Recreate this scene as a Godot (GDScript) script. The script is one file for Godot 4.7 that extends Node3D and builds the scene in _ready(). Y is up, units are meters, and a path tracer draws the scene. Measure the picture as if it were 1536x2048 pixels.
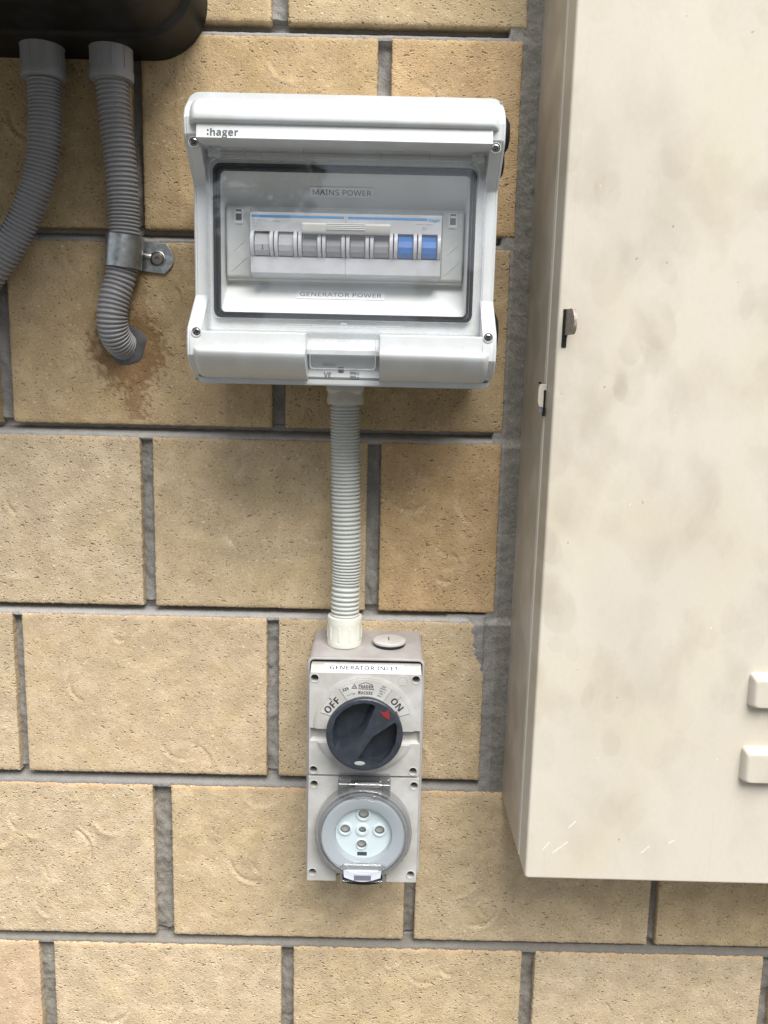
extends Node3D
# A brick house wall with a small switchboard, a generator inlet, grey conduits and a cream meter cabinet.
# Wall coordinates: x right, y up, z out of the wall (metres); Y0 lifts them above the ground.
const Y0 := 1.15
var rng := RandomNumberGenerator.new()
var base := Vector3.ZERO          # base of the thing being built, in wall coordinates
var fonts := {}
var fine := FastNoiseLite.new()
var broad := FastNoiseLite.new()


# ------------------------------------------------------------------ mesh collector
class Shape:
	var v := PackedVector3Array()     # triangles, counter-clockwise seen from outside
	var xf := Transform3D()
	func tri(a: Vector3, b: Vector3, c: Vector3) -> void:
		v.append(xf * a); v.append(xf * b); v.append(xf * c)
	func quad(a: Vector3, b: Vector3, c: Vector3, d: Vector3) -> void:
		tri(a, b, c); tri(a, c, d)
	func ring(a: PackedVector3Array, b: PackedVector3Array, closed := true) -> void:   # a below b, both counter-clockwise seen from the side that b faces
		var n := a.size()
		for i in (n if closed else n - 1):
			var j := (i + 1) % n
			quad(a[i], a[j], b[j], b[i])
	func fan(a: PackedVector3Array, flip := false) -> void:
		var m := Vector3.ZERO
		for p in a: m += p
		m /= a.size()
		for i in a.size():
			var j := (i + 1) % a.size()
			if flip: tri(m, a[j], a[i])
			else: tri(m, a[i], a[j])
	func box(lo: Vector3, hi: Vector3, b := 0.0) -> void:
		var o := PackedVector2Array([Vector2(lo.x, lo.y), Vector2(hi.x, lo.y), Vector2(hi.x, hi.y), Vector2(lo.x, hi.y)])
		if b > 0.0:
			o = PackedVector2Array([Vector2(lo.x + b, lo.y), Vector2(hi.x - b, lo.y), Vector2(hi.x, lo.y + b), Vector2(hi.x, hi.y - b), Vector2(hi.x - b, hi.y), Vector2(lo.x + b, hi.y), Vector2(lo.x, hi.y - b), Vector2(lo.x, lo.y + b)])
		slab(o, lo.z, hi.z, b, 1)
	func slab(o: PackedVector2Array, z0: float, z1: float, f := 0.0, steps := 3, back := true) -> void:   # convex outline, front edge rounded
		var prev := Shape.at(o, z0)
		if back: fan(prev, true)
		if f <= 0.0:
			var top := Shape.at(o, z1)
			ring(prev, top); fan(top); return
		for i in steps + 1:
			var a := PI / 2 * i / steps
			var nxt := Shape.at(Shape.inset(o, f * (1.0 - cos(a))), z1 - f + f * sin(a))
			ring(prev, nxt); prev = nxt
		fan(prev)
	static func at(o: PackedVector2Array, z: float) -> PackedVector3Array:
		var r := PackedVector3Array()
		for p in o: r.append(Vector3(p.x, p.y, z))
		return r
	static func inset(o: PackedVector2Array, d: float) -> PackedVector2Array:
		if absf(d) < 1e-7: return o
		var r := PackedVector2Array()
		var n := o.size()
		for i in n:
			var e0 := (o[i] - o[(i + n - 1) % n]).normalized()
			var e1 := (o[(i + 1) % n] - o[i]).normalized()
			var n0 := Vector2(-e0.y, e0.x)
			var n1 := Vector2(-e1.y, e1.x)
			var m := (n0 + n1).normalized()
			r.append(o[i] + m * d / maxf(m.dot(n0), 0.4))
		return r
	static func rrect(x0: float, y0: float, x1: float, y1: float, r: float, k := 6) -> PackedVector2Array:
		var o := PackedVector2Array()
		for c in [[x1 - r, y0 + r, -PI / 2], [x1 - r, y1 - r, 0.0], [x0 + r, y1 - r, PI / 2], [x0 + r, y0 + r, PI]]:
			for i in k + 1:
				var a: float = c[2] + PI / 2 * i / k
				o.append(Vector2(c[0] + r * cos(a), c[1] + r * sin(a)))
		return o
	static func circle(x: float, y: float, r: float, n := 24) -> PackedVector2Array:
		var o := PackedVector2Array()
		for i in n: o.append(Vector2(x + r * cos(TAU * i / n), y + r * sin(TAU * i / n)))
		return o
	func frame(o: PackedVector2Array, i: PackedVector2Array, z0: float, z1: float, f := 0.0) -> void:   # two outlines of as many points
		var a := Shape.at(o, z0)
		var b := Shape.at(o, z1 - f)
		var c := Shape.at(Shape.inset(o, f), z1)
		var d := Shape.at(Shape.inset(i, -f), z1)
		var e := Shape.at(i, z1 - f)
		var g := Shape.at(i, z0)
		ring(a, b)
		if f > 0.0: ring(b, c); ring(d, e)
		ring(c, d); ring(e, g); ring(g, a)
	func lathe(profile: Array, n := 32, cap := true) -> void:    # profile of (radius, height) from the bottom outwards to the top, round +z
		var prev := PackedVector3Array()
		for k in profile.size():
			var now := PackedVector3Array()
			for i in n: now.append(Vector3(profile[k][0] * cos(TAU * i / n), profile[k][0] * sin(TAU * i / n), profile[k][1]))
			if k == 0:
				if cap and profile[k][0] > 0.0: fan(now, true)
			else: ring(prev, now)
			prev = now
		if cap and profile[-1][0] > 0.0: fan(prev)
	func tube(path: PackedVector3Array, radii: PackedFloat32Array, n := 12, caps := true) -> void:
		var side := Vector3.RIGHT
		var prev := PackedVector3Array()
		for k in path.size():
			var t := (path[mini(k + 1, path.size() - 1)] - path[maxi(k - 1, 0)]).normalized()
			if k == 0: side = (Vector3.RIGHT if absf(t.x) < 0.9 else Vector3.UP)
			side = (side - t * side.dot(t)).normalized()
			var up := t.cross(side)
			var now := PackedVector3Array()
			for i in n: now.append(path[k] + (side * cos(TAU * i / n) + up * sin(TAU * i / n)) * radii[k % radii.size()])
			if k > 0: ring(prev, now)
			elif caps: fan(now, true)
			prev = now
		if caps: fan(prev)
	func loft(sections: Array, closed := true, caps := true) -> void:
		for k in range(1, sections.size()): ring(sections[k - 1], sections[k], closed)
		if caps: fan(sections[0], true); fan(sections[-1])
	func prism(o: PackedVector2Array, holes: Array, z0: float, z1: float, back := true) -> void:
		# holes: [outline, depth, slope inwards]; the cap is cut along a line through each hole so that each piece is simple
		var k := 10000.0
		var big := PackedVector2Array()
		for p in o: big.append(p * k)
		var pieces := [big]
		for h in holes:
			var hole := PackedVector2Array()
			var mid := 0.0
			for p in h[0]: hole.append(p * k); mid += p.x * k / h[0].size()
			var next := []
			for piece in pieces:
				for side in [[-1e5, mid], [mid, 1e5]]:
					var half := PackedVector2Array([Vector2(side[0], -1e5), Vector2(side[1], -1e5), Vector2(side[1], 1e5), Vector2(side[0], 1e5)])
					for part in Geometry2D.intersect_polygons(piece, half):
						for left in Geometry2D.clip_polygons(part, hole): next.append(left)
			pieces = next
		for piece in pieces: cap(piece, 1.0 / k, z1)
		var a := Shape.at(o, z0)
		ring(a, Shape.at(o, z1))
		if back: cap(big, 1.0 / k, z0, true)
		for h in holes:
			var top := Shape.at(h[0], z1)
			var low := Shape.at(Shape.inset(h[0], h[2]), z1 - h[1])
			ring_in(top, low)
			fan(low)
	func ring_in(top: PackedVector3Array, low: PackedVector3Array) -> void:
		for i in top.size():
			var j := (i + 1) % top.size()
			quad(top[j], top[i], low[i], low[j])
	func cap(p: PackedVector2Array, k: float, z: float, flip := false) -> void:
		var t := Geometry2D.triangulate_polygon(p)
		for i in range(0, t.size(), 3):
			var a := p[t[i]]
			var b := p[t[i + 1]]
			var c := p[t[i + 2]]
			if ((b - a).cross(c - a) < 0.0) != flip:
				var s := b; b = c; c = s
			tri(Vector3(a.x * k, a.y * k, z), Vector3(b.x * k, b.y * k, z), Vector3(c.x * k, c.y * k, z))
	func extrude_x(profile: PackedVector2Array, x0: float, x1: float) -> void:    # profile of (z, y), counter-clockwise in (z to the right, y up)
		var a := PackedVector3Array()
		var b := PackedVector3Array()
		for p in profile: a.append(Vector3(x0, p.y, p.x)); b.append(Vector3(x1, p.y, p.x))
		for i in profile.size():
			var j := (i + 1) % profile.size()
			quad(a[i], b[i], b[j], a[j])
		var t := Geometry2D.triangulate_polygon(profile)
		for i in range(0, t.size(), 3):
			var q := [t[i], t[i + 1], t[i + 2]]
			if (profile[q[1]] - profile[q[0]]).cross(profile[q[2]] - profile[q[0]]) < 0.0: q = [q[0], q[2], q[1]]
			tri(a[q[0]], a[q[1]], a[q[2]])
			tri(b[q[0]], b[q[2]], b[q[1]])
	func commit(off: Vector3, crease := 38.0, uv_scale := Vector2.ZERO, uv_off := Vector2.ZERO) -> ArrayMesh:
		var faces := {}
		var n := v.size() / 3
		var fn := PackedVector3Array()
		var area := PackedVector3Array()
		for f in n:
			var c := (v[f * 3 + 1] - v[f * 3]).cross(v[f * 3 + 2] - v[f * 3])
			area.append(c * 1e6); fn.append(c.normalized())
			for k in 3:
				var key := Vector3i((v[f * 3 + k] * 50000.0).round())
				if faces.has(key): faces[key].append(f)
				else: faces[key] = [f]
		var lim := cos(deg_to_rad(crease))
		var vv := PackedVector3Array()
		var nn := PackedVector3Array()
		var uv := PackedVector2Array()
		for f in n:
			if area[f].length_squared() < 1e-14: continue
			for k in [0, 2, 1]:
				var p := v[f * 3 + k]
				var s := Vector3.ZERO
				for g in faces[Vector3i((p * 50000.0).round())]:
					if fn[g].dot(fn[f]) >= lim: s += area[g]
				vv.append(p - off); nn.append(s.normalized() if s.length_squared() > 0.0 else fn[f])
				uv.append(Vector2(p.x * uv_scale.x, -p.y * uv_scale.y) + uv_off)
		var arr := []
		arr.resize(Mesh.ARRAY_MAX)
		arr[Mesh.ARRAY_VERTEX] = vv; arr[Mesh.ARRAY_NORMAL] = nn
		if uv_scale != Vector2.ZERO: arr[Mesh.ARRAY_TEX_UV] = uv
		var m := ArrayMesh.new()
		m.add_surface_from_arrays(Mesh.PRIMITIVE_TRIANGLES, arr)
		return m


# ------------------------------------------------------------------ objects, materials, lettering
func tag(o: Node, label: String, category: String, group := "") -> void:
	o.set_meta("label", label); o.set_meta("category", category)
	if group: o.set_meta("group", group)

func thing(called: String, label: String, category: String, at: Vector3, group := "") -> Node3D:
	var o := Node3D.new()
	o.name = called
	add_child(o, true)
	base = at
	o.position = at + Vector3(0, Y0, 0)
	tag(o, label, category, group)
	return o

func part(called: String, s: Shape, m: Material, parent: Node, crease := 38.0, label := "") -> MeshInstance3D:
	return put(called, s.commit(base, crease), m, parent, label)

func put(called: String, mesh: Mesh, m: Material, parent: Node, label := "") -> MeshInstance3D:
	var o := MeshInstance3D.new()
	o.name = called; o.mesh = mesh; o.material_override = m
	if label: o.set_meta("label", label)
	parent.add_child(o, true)
	return o

func mat(c: Color, rough := 0.5, metal := 0.0, spec := 0.5) -> StandardMaterial3D:   # linear base colour
	var m := StandardMaterial3D.new()
	m.albedo_color = c.linear_to_srgb()
	m.roughness = rough; m.metallic = metal; m.metallic_specular = spec
	return m

func worn(m: StandardMaterial3D, grime: Texture2D, scale: float, bump: Texture2D = null, depth := 0.0) -> StandardMaterial3D:
	m.uv1_triplanar = true
	m.uv1_scale = Vector3.ONE * scale
	m.albedo_texture = grime
	if bump:
		m.heightmap_enabled = true; m.heightmap_texture = bump; m.heightmap_scale = depth
	return m

func pane(c: Color, alpha: float, rough := 0.02) -> StandardMaterial3D:
	var m := mat(c, rough)
	m.transparency = BaseMaterial3D.TRANSPARENCY_ALPHA
	m.albedo_color.a = alpha
	return m

func lettering(words: String, cap: float, at: Vector3, m: Material, parent: Node, turn := 0.0, width := 0.0, bold := false, tilt := 0.0) -> MeshInstance3D:
	if not fonts.has(bold):
		var f := SystemFont.new()
		f.font_names = PackedStringArray(["Droid Sans"])
		f.font_weight = 700 if bold else 400
		fonts[bold] = f
	var t := TextMesh.new()
	var k := cap / (64.0 * 0.714 * 0.001)
	t.text = words; t.font = fonts[bold]; t.font_size = 64; t.depth = 0.00016 / k; t.curve_step = 1.0
	t.pixel_size = 0.001
	var o := put("lettering", t, m, parent)
	o.position = at - base
	o.rotation = Vector3(tilt, 0, turn)
	o.scale = Vector3.ONE * k
	if width > 0.0:
		var w: float = t.get_aabb().size.x
		if w > 0.0: o.scale.x = width / w
	return o

func noise_image(n: int, freq: float, s: int, octaves := 4, kind := FastNoiseLite.TYPE_SIMPLEX_SMOOTH) -> PackedByteArray:
	var f := FastNoiseLite.new()
	f.seed = s; f.frequency = freq; f.noise_type = kind; f.fractal_octaves = octaves
	if kind == FastNoiseLite.TYPE_CELLULAR: f.cellular_return_type = FastNoiseLite.RETURN_DISTANCE
	var im := f.get_seamless_image(n, n)
	im.convert(Image.FORMAT_L8)
	return im.get_data()

func texture_of(bytes: PackedByteArray, n: int, rgb: bool) -> ImageTexture:
	return ImageTexture.create_from_image(Image.create_from_data(n, n, false, Image.FORMAT_RGB8 if rgb else Image.FORMAT_L8, bytes))

func srgb8(x: float) -> int:
	return int(clampf(pow(clampf(x, 0.0, 1.0), 1.0 / 2.2) * 255.0, 0, 255))


# ------------------------------------------------------------------ textures
func brick_textures() -> Array:
	# 1024 texels for 0.40 m: clay grain, cream grains, dark specks, small drag tears; colour and relief
	var n := 1024
	var na := noise_image(n, 0.012, 11, 4)
	var nb := noise_image(n, 0.09, 12, 3)
	var nc := noise_image(n, 0.3, 13, 2)
	var h := PackedFloat32Array(); h.resize(n * n)
	var lum := PackedFloat32Array(); lum.resize(n * n)     # multiplies the clay colour
	var cream := PackedFloat32Array(); cream.resize(n * n) # share of pale grain, and of light painted on pit lips
	for i in n * n:
		var a := na[i] / 255.0
		var b := nb[i] / 255.0
		var c := nc[i] / 255.0
		h[i] = 0.62 + (b - 0.5) * 0.16 + (c - 0.5) * 0.34
		lum[i] = 1.0 + (a - 0.5) * 0.16 + (b - 0.5) * 0.20 + (c - 0.5) * 0.56
		cream[i] = clampf((a - 0.52) * 0.7, 0.0, 0.14)
	var r := RandomNumberGenerator.new()
	r.seed = 77
	for k in 6500:       # pale grains standing a little proud
		var x := r.randi() % n
		var y := r.randi() % n
		var rad := r.randf_range(1.0, 1.9) + (r.randf_range(0.6, 2.4) if r.randf() < 0.15 else 0.0)
		var st := r.randf_range(0.3, 0.95)
		var R := int(ceil(rad))
		for j in range(-R, R + 1):
			for i in range(-R, R + 1):
				var d := sqrt(i * i * 0.7 + j * j * 1.3) / rad
				if d < 1.0:
					var q := ((y + j + n) % n) * n + (x + i + n) % n
					cream[q] = maxf(cream[q], st * (1.0 - d * d)); h[q] += 0.18 * (1.0 - d)
	for k in 5000:       # small torn pits, wider than high: shade painted under the upper lip, lit tone on the lower one
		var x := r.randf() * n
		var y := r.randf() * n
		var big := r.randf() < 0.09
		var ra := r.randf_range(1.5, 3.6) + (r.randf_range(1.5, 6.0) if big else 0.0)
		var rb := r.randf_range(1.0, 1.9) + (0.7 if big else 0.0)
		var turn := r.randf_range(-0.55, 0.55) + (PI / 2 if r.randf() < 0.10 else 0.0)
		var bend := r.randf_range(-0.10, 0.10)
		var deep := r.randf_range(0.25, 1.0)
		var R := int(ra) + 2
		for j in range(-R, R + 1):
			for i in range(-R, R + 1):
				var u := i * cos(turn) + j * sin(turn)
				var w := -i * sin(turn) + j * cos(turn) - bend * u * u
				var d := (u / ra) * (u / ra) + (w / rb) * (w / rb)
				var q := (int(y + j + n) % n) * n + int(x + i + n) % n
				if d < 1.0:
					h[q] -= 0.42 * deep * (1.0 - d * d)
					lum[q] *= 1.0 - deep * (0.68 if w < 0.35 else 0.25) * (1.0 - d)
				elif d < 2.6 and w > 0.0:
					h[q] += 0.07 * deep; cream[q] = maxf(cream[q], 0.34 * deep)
	for k in 800:        # iron specks and open pits
		var x := r.randi() % n
		var y := r.randi() % n
		var rad := r.randf_range(0.8, 1.9) + (r.randf_range(0.5, 1.6) if r.randf() < 0.1 else 0.0)
		var dark := r.randf_range(0.25, 0.7)
		for j in range(-3, 4):
			for i in range(-3, 4):
				var d := sqrt(i * i + j * j) / rad
				if d < 1.0:
					var q := ((y + j + n) % n) * n + (x + i + n) % n
					lum[q] *= lerpf(dark, 1.0, d * d); h[q] -= 0.30 * (1.0 - d); cream[q] *= d
	var col := PackedByteArray(); col.resize(n * n * 3)
	var hb := PackedByteArray(); hb.resize(n * n)
	for i in n * n:
		var c := cream[i]
		var l := clampf(lum[i], 0.1, 1.4)
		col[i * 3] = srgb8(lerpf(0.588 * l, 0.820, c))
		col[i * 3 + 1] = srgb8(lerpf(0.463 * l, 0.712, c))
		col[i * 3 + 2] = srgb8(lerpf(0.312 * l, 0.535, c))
		hb[i] = int(clampf(h[i], 0.0, 1.0) * 255.0)
	return [texture_of(col, n, true), texture_of(hb, n, false)]

func mortar_textures() -> Array:
	var n := 512
	var na := noise_image(n, 0.02, 21, 4)
	var nb := noise_image(n, 0.25, 22, 2)
	var col := PackedByteArray(); col.resize(n * n * 3)
	var hb := PackedByteArray(); hb.resize(n * n)
	var r := RandomNumberGenerator.new()
	r.seed = 5
	for i in n * n:
		var l := 1.0 + (na[i] / 255.0 - 0.5) * 0.22 + (nb[i] / 255.0 - 0.5) * 0.9
		var hh := 0.5 + (na[i] / 255.0 - 0.5) * 0.4 + (nb[i] / 255.0 - 0.5) * 0.5
		if r.randf() < 0.015: l *= 0.5; hh -= 0.3
		elif r.randf() < 0.012: l *= 1.5
		col[i * 3] = srgb8(0.46 * l); col[i * 3 + 1] = srgb8(0.44 * l); col[i * 3 + 2] = srgb8(0.412 * l)
		hb[i] = int(clampf(hh, 0.0, 1.0) * 255)
	return [texture_of(col, n, true), texture_of(hb, n, false)]

func grime_texture(low: float, s: int, freq := 0.008, specks := 150) -> ImageTexture:   # near white with faint soiling
	var n := 512
	var a := noise_image(n, freq, s, 5)
	var b := noise_image(n, 0.15, s + 1, 2)
	var col := PackedByteArray(); col.resize(n * n * 3)
	for i in n * n:
		var t := clampf((a[i] / 255.0 - 0.35) * 2.2, 0.0, 1.0)
		var l := lerpf(low, 1.0, t) * (1.0 - 0.05 * b[i] / 255.0)
		col[i * 3] = srgb8(l); col[i * 3 + 1] = srgb8(l * lerpf(0.985, 1.0, t)); col[i * 3 + 2] = srgb8(l * lerpf(0.95, 1.0, t))
	var r := RandomNumberGenerator.new()
	r.seed = s
	for k in specks:
		var q := (r.randi() % (n * n)) * 3
		for e in 3: col[q + e] = int(col[q + e] * r.randf_range(0.45, 0.8))
	return texture_of(col, n, true)

func cabinet_texture() -> ImageTexture:
	# painted sheet steel that has weathered in clouds; 1024 texels over 0.60 x 0.80 m
	var n := 1024
	var a := noise_image(n, 0.0035, 31, 3)
	var b := noise_image(n, 0.010, 32, 4)
	var c := noise_image(n, 0.12, 33, 2)
	var d := noise_image(n, 0.0045, 34, 2)
	var col := PackedByteArray(); col.resize(n * n * 3)
	var mask := PackedFloat32Array(); mask.resize(n * n)
	var r := RandomNumberGenerator.new()
	r.seed = 9
	# smears from wiping and handling: thickest on the upper left of the door, thin towards the right and the foot
	var warp := FastNoiseLite.new()
	warp.seed = 36; warp.frequency = 0.009; warp.fractal_octaves = 4; warp.noise_type = FastNoiseLite.TYPE_SIMPLEX_SMOOTH
	warp.domain_warp_enabled = true; warp.domain_warp_amplitude = 55.0; warp.domain_warp_frequency = 0.006; warp.domain_warp_fractal_octaves = 3
	var wim := warp.get_seamless_image(n, n)
	wim.convert(Image.FORMAT_L8)
	var wv := wim.get_data()
	for k in 150:
		var x := int(pow(r.randf(), 1.7) * 1000.0)
		var y := r.randi() % n
		var rx := r.randf_range(6, 26)
		var ry := rx * r.randf_range(0.7, 1.8)
		var turn := r.randf_range(-0.9, 0.4)
		var st := r.randf_range(0.04, 0.22)
		var R := int(maxf(rx, ry))
		for j in range(-R, R + 1):
			for i in range(-R, R + 1):
				var u := (i * cos(turn) + j * sin(turn)) / rx
				var w := (-i * sin(turn) + j * cos(turn)) / ry
				var e := u * u + w * w
				if e < 1.0 and x + i >= 0 and x + i < n:
					mask[((y + j + n) % n) * n + x + i] += st * smoothstep(1.0, 0.7 if w > 0.0 else 0.15, e)
	for i in n * n:
		var x := float(i % n) / n
		var yy := float(i / n) / n
		var heavy := (0.30 + 0.70 * smoothstep(0.75, 0.05, x)) * (0.45 + 0.55 * smoothstep(0.10, 0.30, yy) * smoothstep(0.95, 0.55, yy))
		var t := clampf((wv[i] / 255.0 - 0.46) * 2.6, 0.0, 1.0) * 0.44 + clampf((a[i] / 255.0 - 0.40) * 2.0, 0.0, 1.0) * 0.30
		t = clampf(t * heavy + mask[i] * heavy * (0.7 + b[i] / 320.0) + 0.06, 0.0, 1.0)
		var l := 1.0 - 0.04 * (c[i] / 255.0 - 0.5)
		var y := clampf((d[i] / 255.0 - 0.45) * 2.0, 0.0, 1.0)
		col[i * 3] = srgb8(l * lerpf(0.595, 0.425, t))
		col[i * 3 + 1] = srgb8(l * lerpf(0.545, 0.372, t))
		col[i * 3 + 2] = srgb8(l * lerpf(lerpf(0.465, 0.430, y), 0.292, t))
	for k in 26:         # thin dried runs
		var x := r.randf() * n * 0.9
		var y := r.randf() * n
		var drop := r.randf_range(0.955, 0.985)
		for s in r.randi_range(50, 200):
			y += 1.0; x += r.randf_range(-0.35, 0.35)
			for e in 3:
				var q := (posmod(int(y), n) * n + posmod(int(x), n)) * 3 + e
				col[q] = int(col[q] * drop)
	for k in 80:      # bright scratches at the lower latch corner, tiny knocks and specks elsewhere
		var corner := k < 5
		var x := r.randf_range(0.02, 0.22) * n if corner else r.randf() * n
		var y := (r.randf_range(0.80, 0.895) if corner else r.randf()) * n
		var pale := corner or r.randf() < 0.35
		var len := r.randi_range(4, 26) if corner else r.randi_range(1, 3)
		var dir := r.randf_range(0.4, 0.9) if r.randf() < 0.8 else r.randf_range(1.3, 2.0)
		for s in len:
			x += cos(dir); y -= sin(dir)
			var q := (posmod(int(y), n) * n + posmod(int(x), n)) * 3
			for e in 3: col[q + e] = (232 - e * 4) if pale else int(col[q + e] * 0.66)
	return texture_of(col, n, true)


# ------------------------------------------------------------------ brick wall
var rows := [   # bottom, top, and the left and right end of each brick with its tint
	[0.6985, 0.8605, [[-0.0115, 0.2232, 3], [0.2372, 0.4412, 3]]],
	[0.5268, 0.6880, [[-0.1330, 0.1018, 4], [0.1106, 0.3148, 4], [0.3264, 0.4388, 5]]],
	[0.3537, 0.5158, [[-0.2600, -0.0262, 4], [-0.0138, 0.2242, 2], [0.2361, 0.4360, 2]]],
	[0.1824, 0.3428, [[-0.1330, 0.1020, 0], [0.1132, 0.3124, 1], [0.3248, 0.4357, 6]]],
	[0.0118, 0.1724, [[-0.2600, -0.0240, 0], [-0.0155, 0.2190, 0], [0.2302, 0.4281, 1]]],
	[-0.1632, -0.0004, [[-0.1290, 0.1061, 0], [0.1240, 0.3574, 1], [0.3684, 0.6060, 1], [0.6142, 0.8500, 1]]],
	[-0.3360, -0.1738, [[-0.2480, -0.0140, 7], [0.0006, 0.2337, 0], [0.2459, 0.4798, 0], [0.4930, 0.7270, 0], [0.7386, 0.9730, 1]]],
]
var tints := [Color(1, 0.99, 0.97), Color(0.93, 0.92, 0.87), Color(0.80, 0.76, 0.66), Color(0.88, 0.86, 0.78), Color(0.78, 0.73, 0.62), Color(0.90, 0.80, 0.66), Color(0.86, 0.76, 0.62), Color(1, 0.95, 0.95)]

func brick_mesh(x0: float, x1: float, y0: float, y1: float, tint: Color, s: int, orange_top: float, cell: float) -> ArrayMesh:
	var r := RandomNumberGenerator.new()
	r.seed = s * 131 + 7
	var nx := int(ceil((x1 - x0) / cell))
	var ny := int(ceil((y1 - y0) / cell))
	var cx := (x0 + x1) / 2
	var cy := (y0 + y1) / 2
	var marks := []      # thumb-nail crescents and dents left when the clay was soft
	for k in r.randi_range(2, 9):
		marks.append([r.randf_range(x0 + 0.02, x1 - 0.02), r.randf_range(y0 + 0.015, y1 - 0.015), r.randf_range(0.004, 0.020), r.randf_range(-2.2, 1.4), r.randf_range(0.15, 0.9) * (1 if r.randf() < 0.6 else -1)])
	var drag := [r.randf_range(x0, x1), r.randf_range(0.4, 1.0)]
	var pos := PackedVector3Array()
	var col := PackedColorArray()
	var uv := PackedVector2Array()
	var shift := Vector2(r.randf(), r.randf())
	var flip := -1.0 if r.randf() < 0.5 else 1.0
	var heights := PackedFloat32Array()
	var stain_at := Vector2(0.094, 0.424)
	for j in range(-1, ny + 2):
		for i in range(-1, nx + 2):
			var u := clampi(i, 0, nx)
			var w := clampi(j, 0, ny)
			# edge rows sit closer together so that the arris is round
			var fx := float(u) / nx
			var fy := float(w) / ny
			var x := lerpf(x0, x1, fx)
			var y := lerpf(y0, y1, fy)
			if u == 1: x = x0 + 0.0012
			if u == nx - 1: x = x1 - 0.0012
			if w == 1: y = y0 + 0.0012
			if w == ny - 1: y = y1 - 0.0012
			var ex := minf(x - x0, x1 - x)
			var ey := minf(y - y0, y1 - y)
			var e := minf(ex, ey)
			var out := u != i or w != j
			# ragged arris
			var rag := fine.get_noise_2d(x * 900.0 + s * 37.0, y * 900.0) * 0.0003 + fine.get_noise_2d(x * 230.0 + s * 91.0, y * 230.0 + 40.0) * 0.0006
			if e < 0.003:
				if ex < 0.003: x += rag * (1.0 if x < cx else -1.0)
				if ey < 0.003: y += rag * (1.0 if y < cy else -1.0)
			var z := broad.get_noise_2d(x * 60.0 + s * 17.0, y * 60.0) * 0.00045 + fine.get_noise_2d(x * 300.0 + s * 5.0, y * 300.0) * 0.00022
			var pale := 0.0
			for m in marks:
				var p := Vector2(x - m[0], y - m[1]).rotated(m[3])
				var q: float = m[2]
				if absf(p.x) < q * 1.4 and absf(p.y) < q:
					var arc := p.y - (p.x * p.x) / (q * 2.4) + q * 0.2
					z += -0.0017 * m[4] * exp(-pow(arc / 0.0017, 2.0)) * smoothstep(1.3, 0.7, absf(p.x) / q)
					pale = maxf(pale, absf(m[4]) * exp(-pow((arc + 0.0035) / 0.0030, 2.0)) * smoothstep(1.2, 0.5, absf(p.x) / q))
					z += 0.0008 * absf(m[4]) * exp(-pow((arc + 0.0035) / 0.0022, 2.0)) * smoothstep(1.2, 0.6, absf(p.x) / q)
			z += 0.0004 * drag[1] * exp(-pow((x - drag[0]) / 0.002, 2.0))
			if e < 0.0022: z -= 0.0013 * pow(1.0 - maxf(e, 0.0) / 0.0022, 2.0)
			if out: z = -0.018
			pos.append(Vector3(x, y, z))
			heights.append(z)
			var c := tint
			var blotch := broad.get_noise_2d(x * 26.0 + s * 53.0, y * 26.0 + 9.0)
			c = c * (0.93 + 0.10 * blotch)
			c.b *= 1.0 - 0.10 * clampf(broad.get_noise_2d(x * 18.0 - s * 11.0, y * 18.0), 0.0, 1.0)
			c = c.lerp(Color(1.0, 1.0, 1.0), 0.45 * pale)
			if orange_top > 0.0 and y > y1 - 0.0035 - 0.0015 * blotch: c = c.lerp(Color(0.98, 0.76, 0.58), orange_top)
			# rusty weep and run-off round the hole that the grey conduit goes into
			var d := Vector2((x - stain_at.x) * 1.0, (y - stain_at.y) * (1.0 if y > stain_at.y else 0.8))
			var reach := d.length() + fine.get_noise_2d(x * 120.0, y * 120.0) * 0.016 + fine.get_noise_2d(x * 500.0, y * 500.0) * 0.007
			var wet := smoothstep(0.037, 0.027, reach)
			if y < stain_at.y and absf(x - 0.100) < 0.008 + fine.get_noise_2d(x * 200.0, y * 150.0) * 0.012 and y > 0.358: wet = maxf(wet, 0.75)
			if y > 0.352 and y < 0.518 and absf(x - 0.104) < 0.006 + fine.get_noise_2d(x * 90.0, y * 150.0) * 0.006 and y > 0.44: wet = maxf(wet, 0.55)
			c = c.lerp(c * Color(0.60, 0.50, 0.42), wet)
			c.a = 1.0
			col.append(Color(clampf(c.r, 0, 1), clampf(c.g, 0, 1), clampf(c.b, 0, 1)))
			uv.append(Vector2(flip * (x + (i - u) * 0.018), -(y + (j - w) * 0.018)) / 0.40 + shift)
	var cols := nx + 3
	var nor := PackedVector3Array()
	for j in ny + 3:
		for i in nx + 3:
			var q := j * cols + i
			var a := pos[j * cols + mini(i + 1, nx + 2)] - pos[j * cols + maxi(i - 1, 0)]
			var b := pos[mini(j + 1, ny + 2) * cols + i] - pos[maxi(j - 1, 0) * cols + i]
			var no := a.cross(b)
			nor.append(no.normalized() if no.length_squared() > 1e-16 else Vector3.BACK)
	var idx := PackedInt32Array()
	for j in ny + 2:
		for i in nx + 2:
			var q := j * cols + i
			idx.append_array([q, q + cols, q + 1, q + 1, q + cols, q + cols + 1])
	for i in pos.size(): pos[i] -= base
	var arr := []
	arr.resize(Mesh.ARRAY_MAX)
	arr[Mesh.ARRAY_VERTEX] = pos; arr[Mesh.ARRAY_NORMAL] = nor; arr[Mesh.ARRAY_COLOR] = col; arr[Mesh.ARRAY_TEX_UV] = uv; arr[Mesh.ARRAY_INDEX] = idx
	var m := ArrayMesh.new()
	m.add_surface_from_arrays(Mesh.PRIMITIVE_TRIANGLES, arr)
	return m

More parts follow.
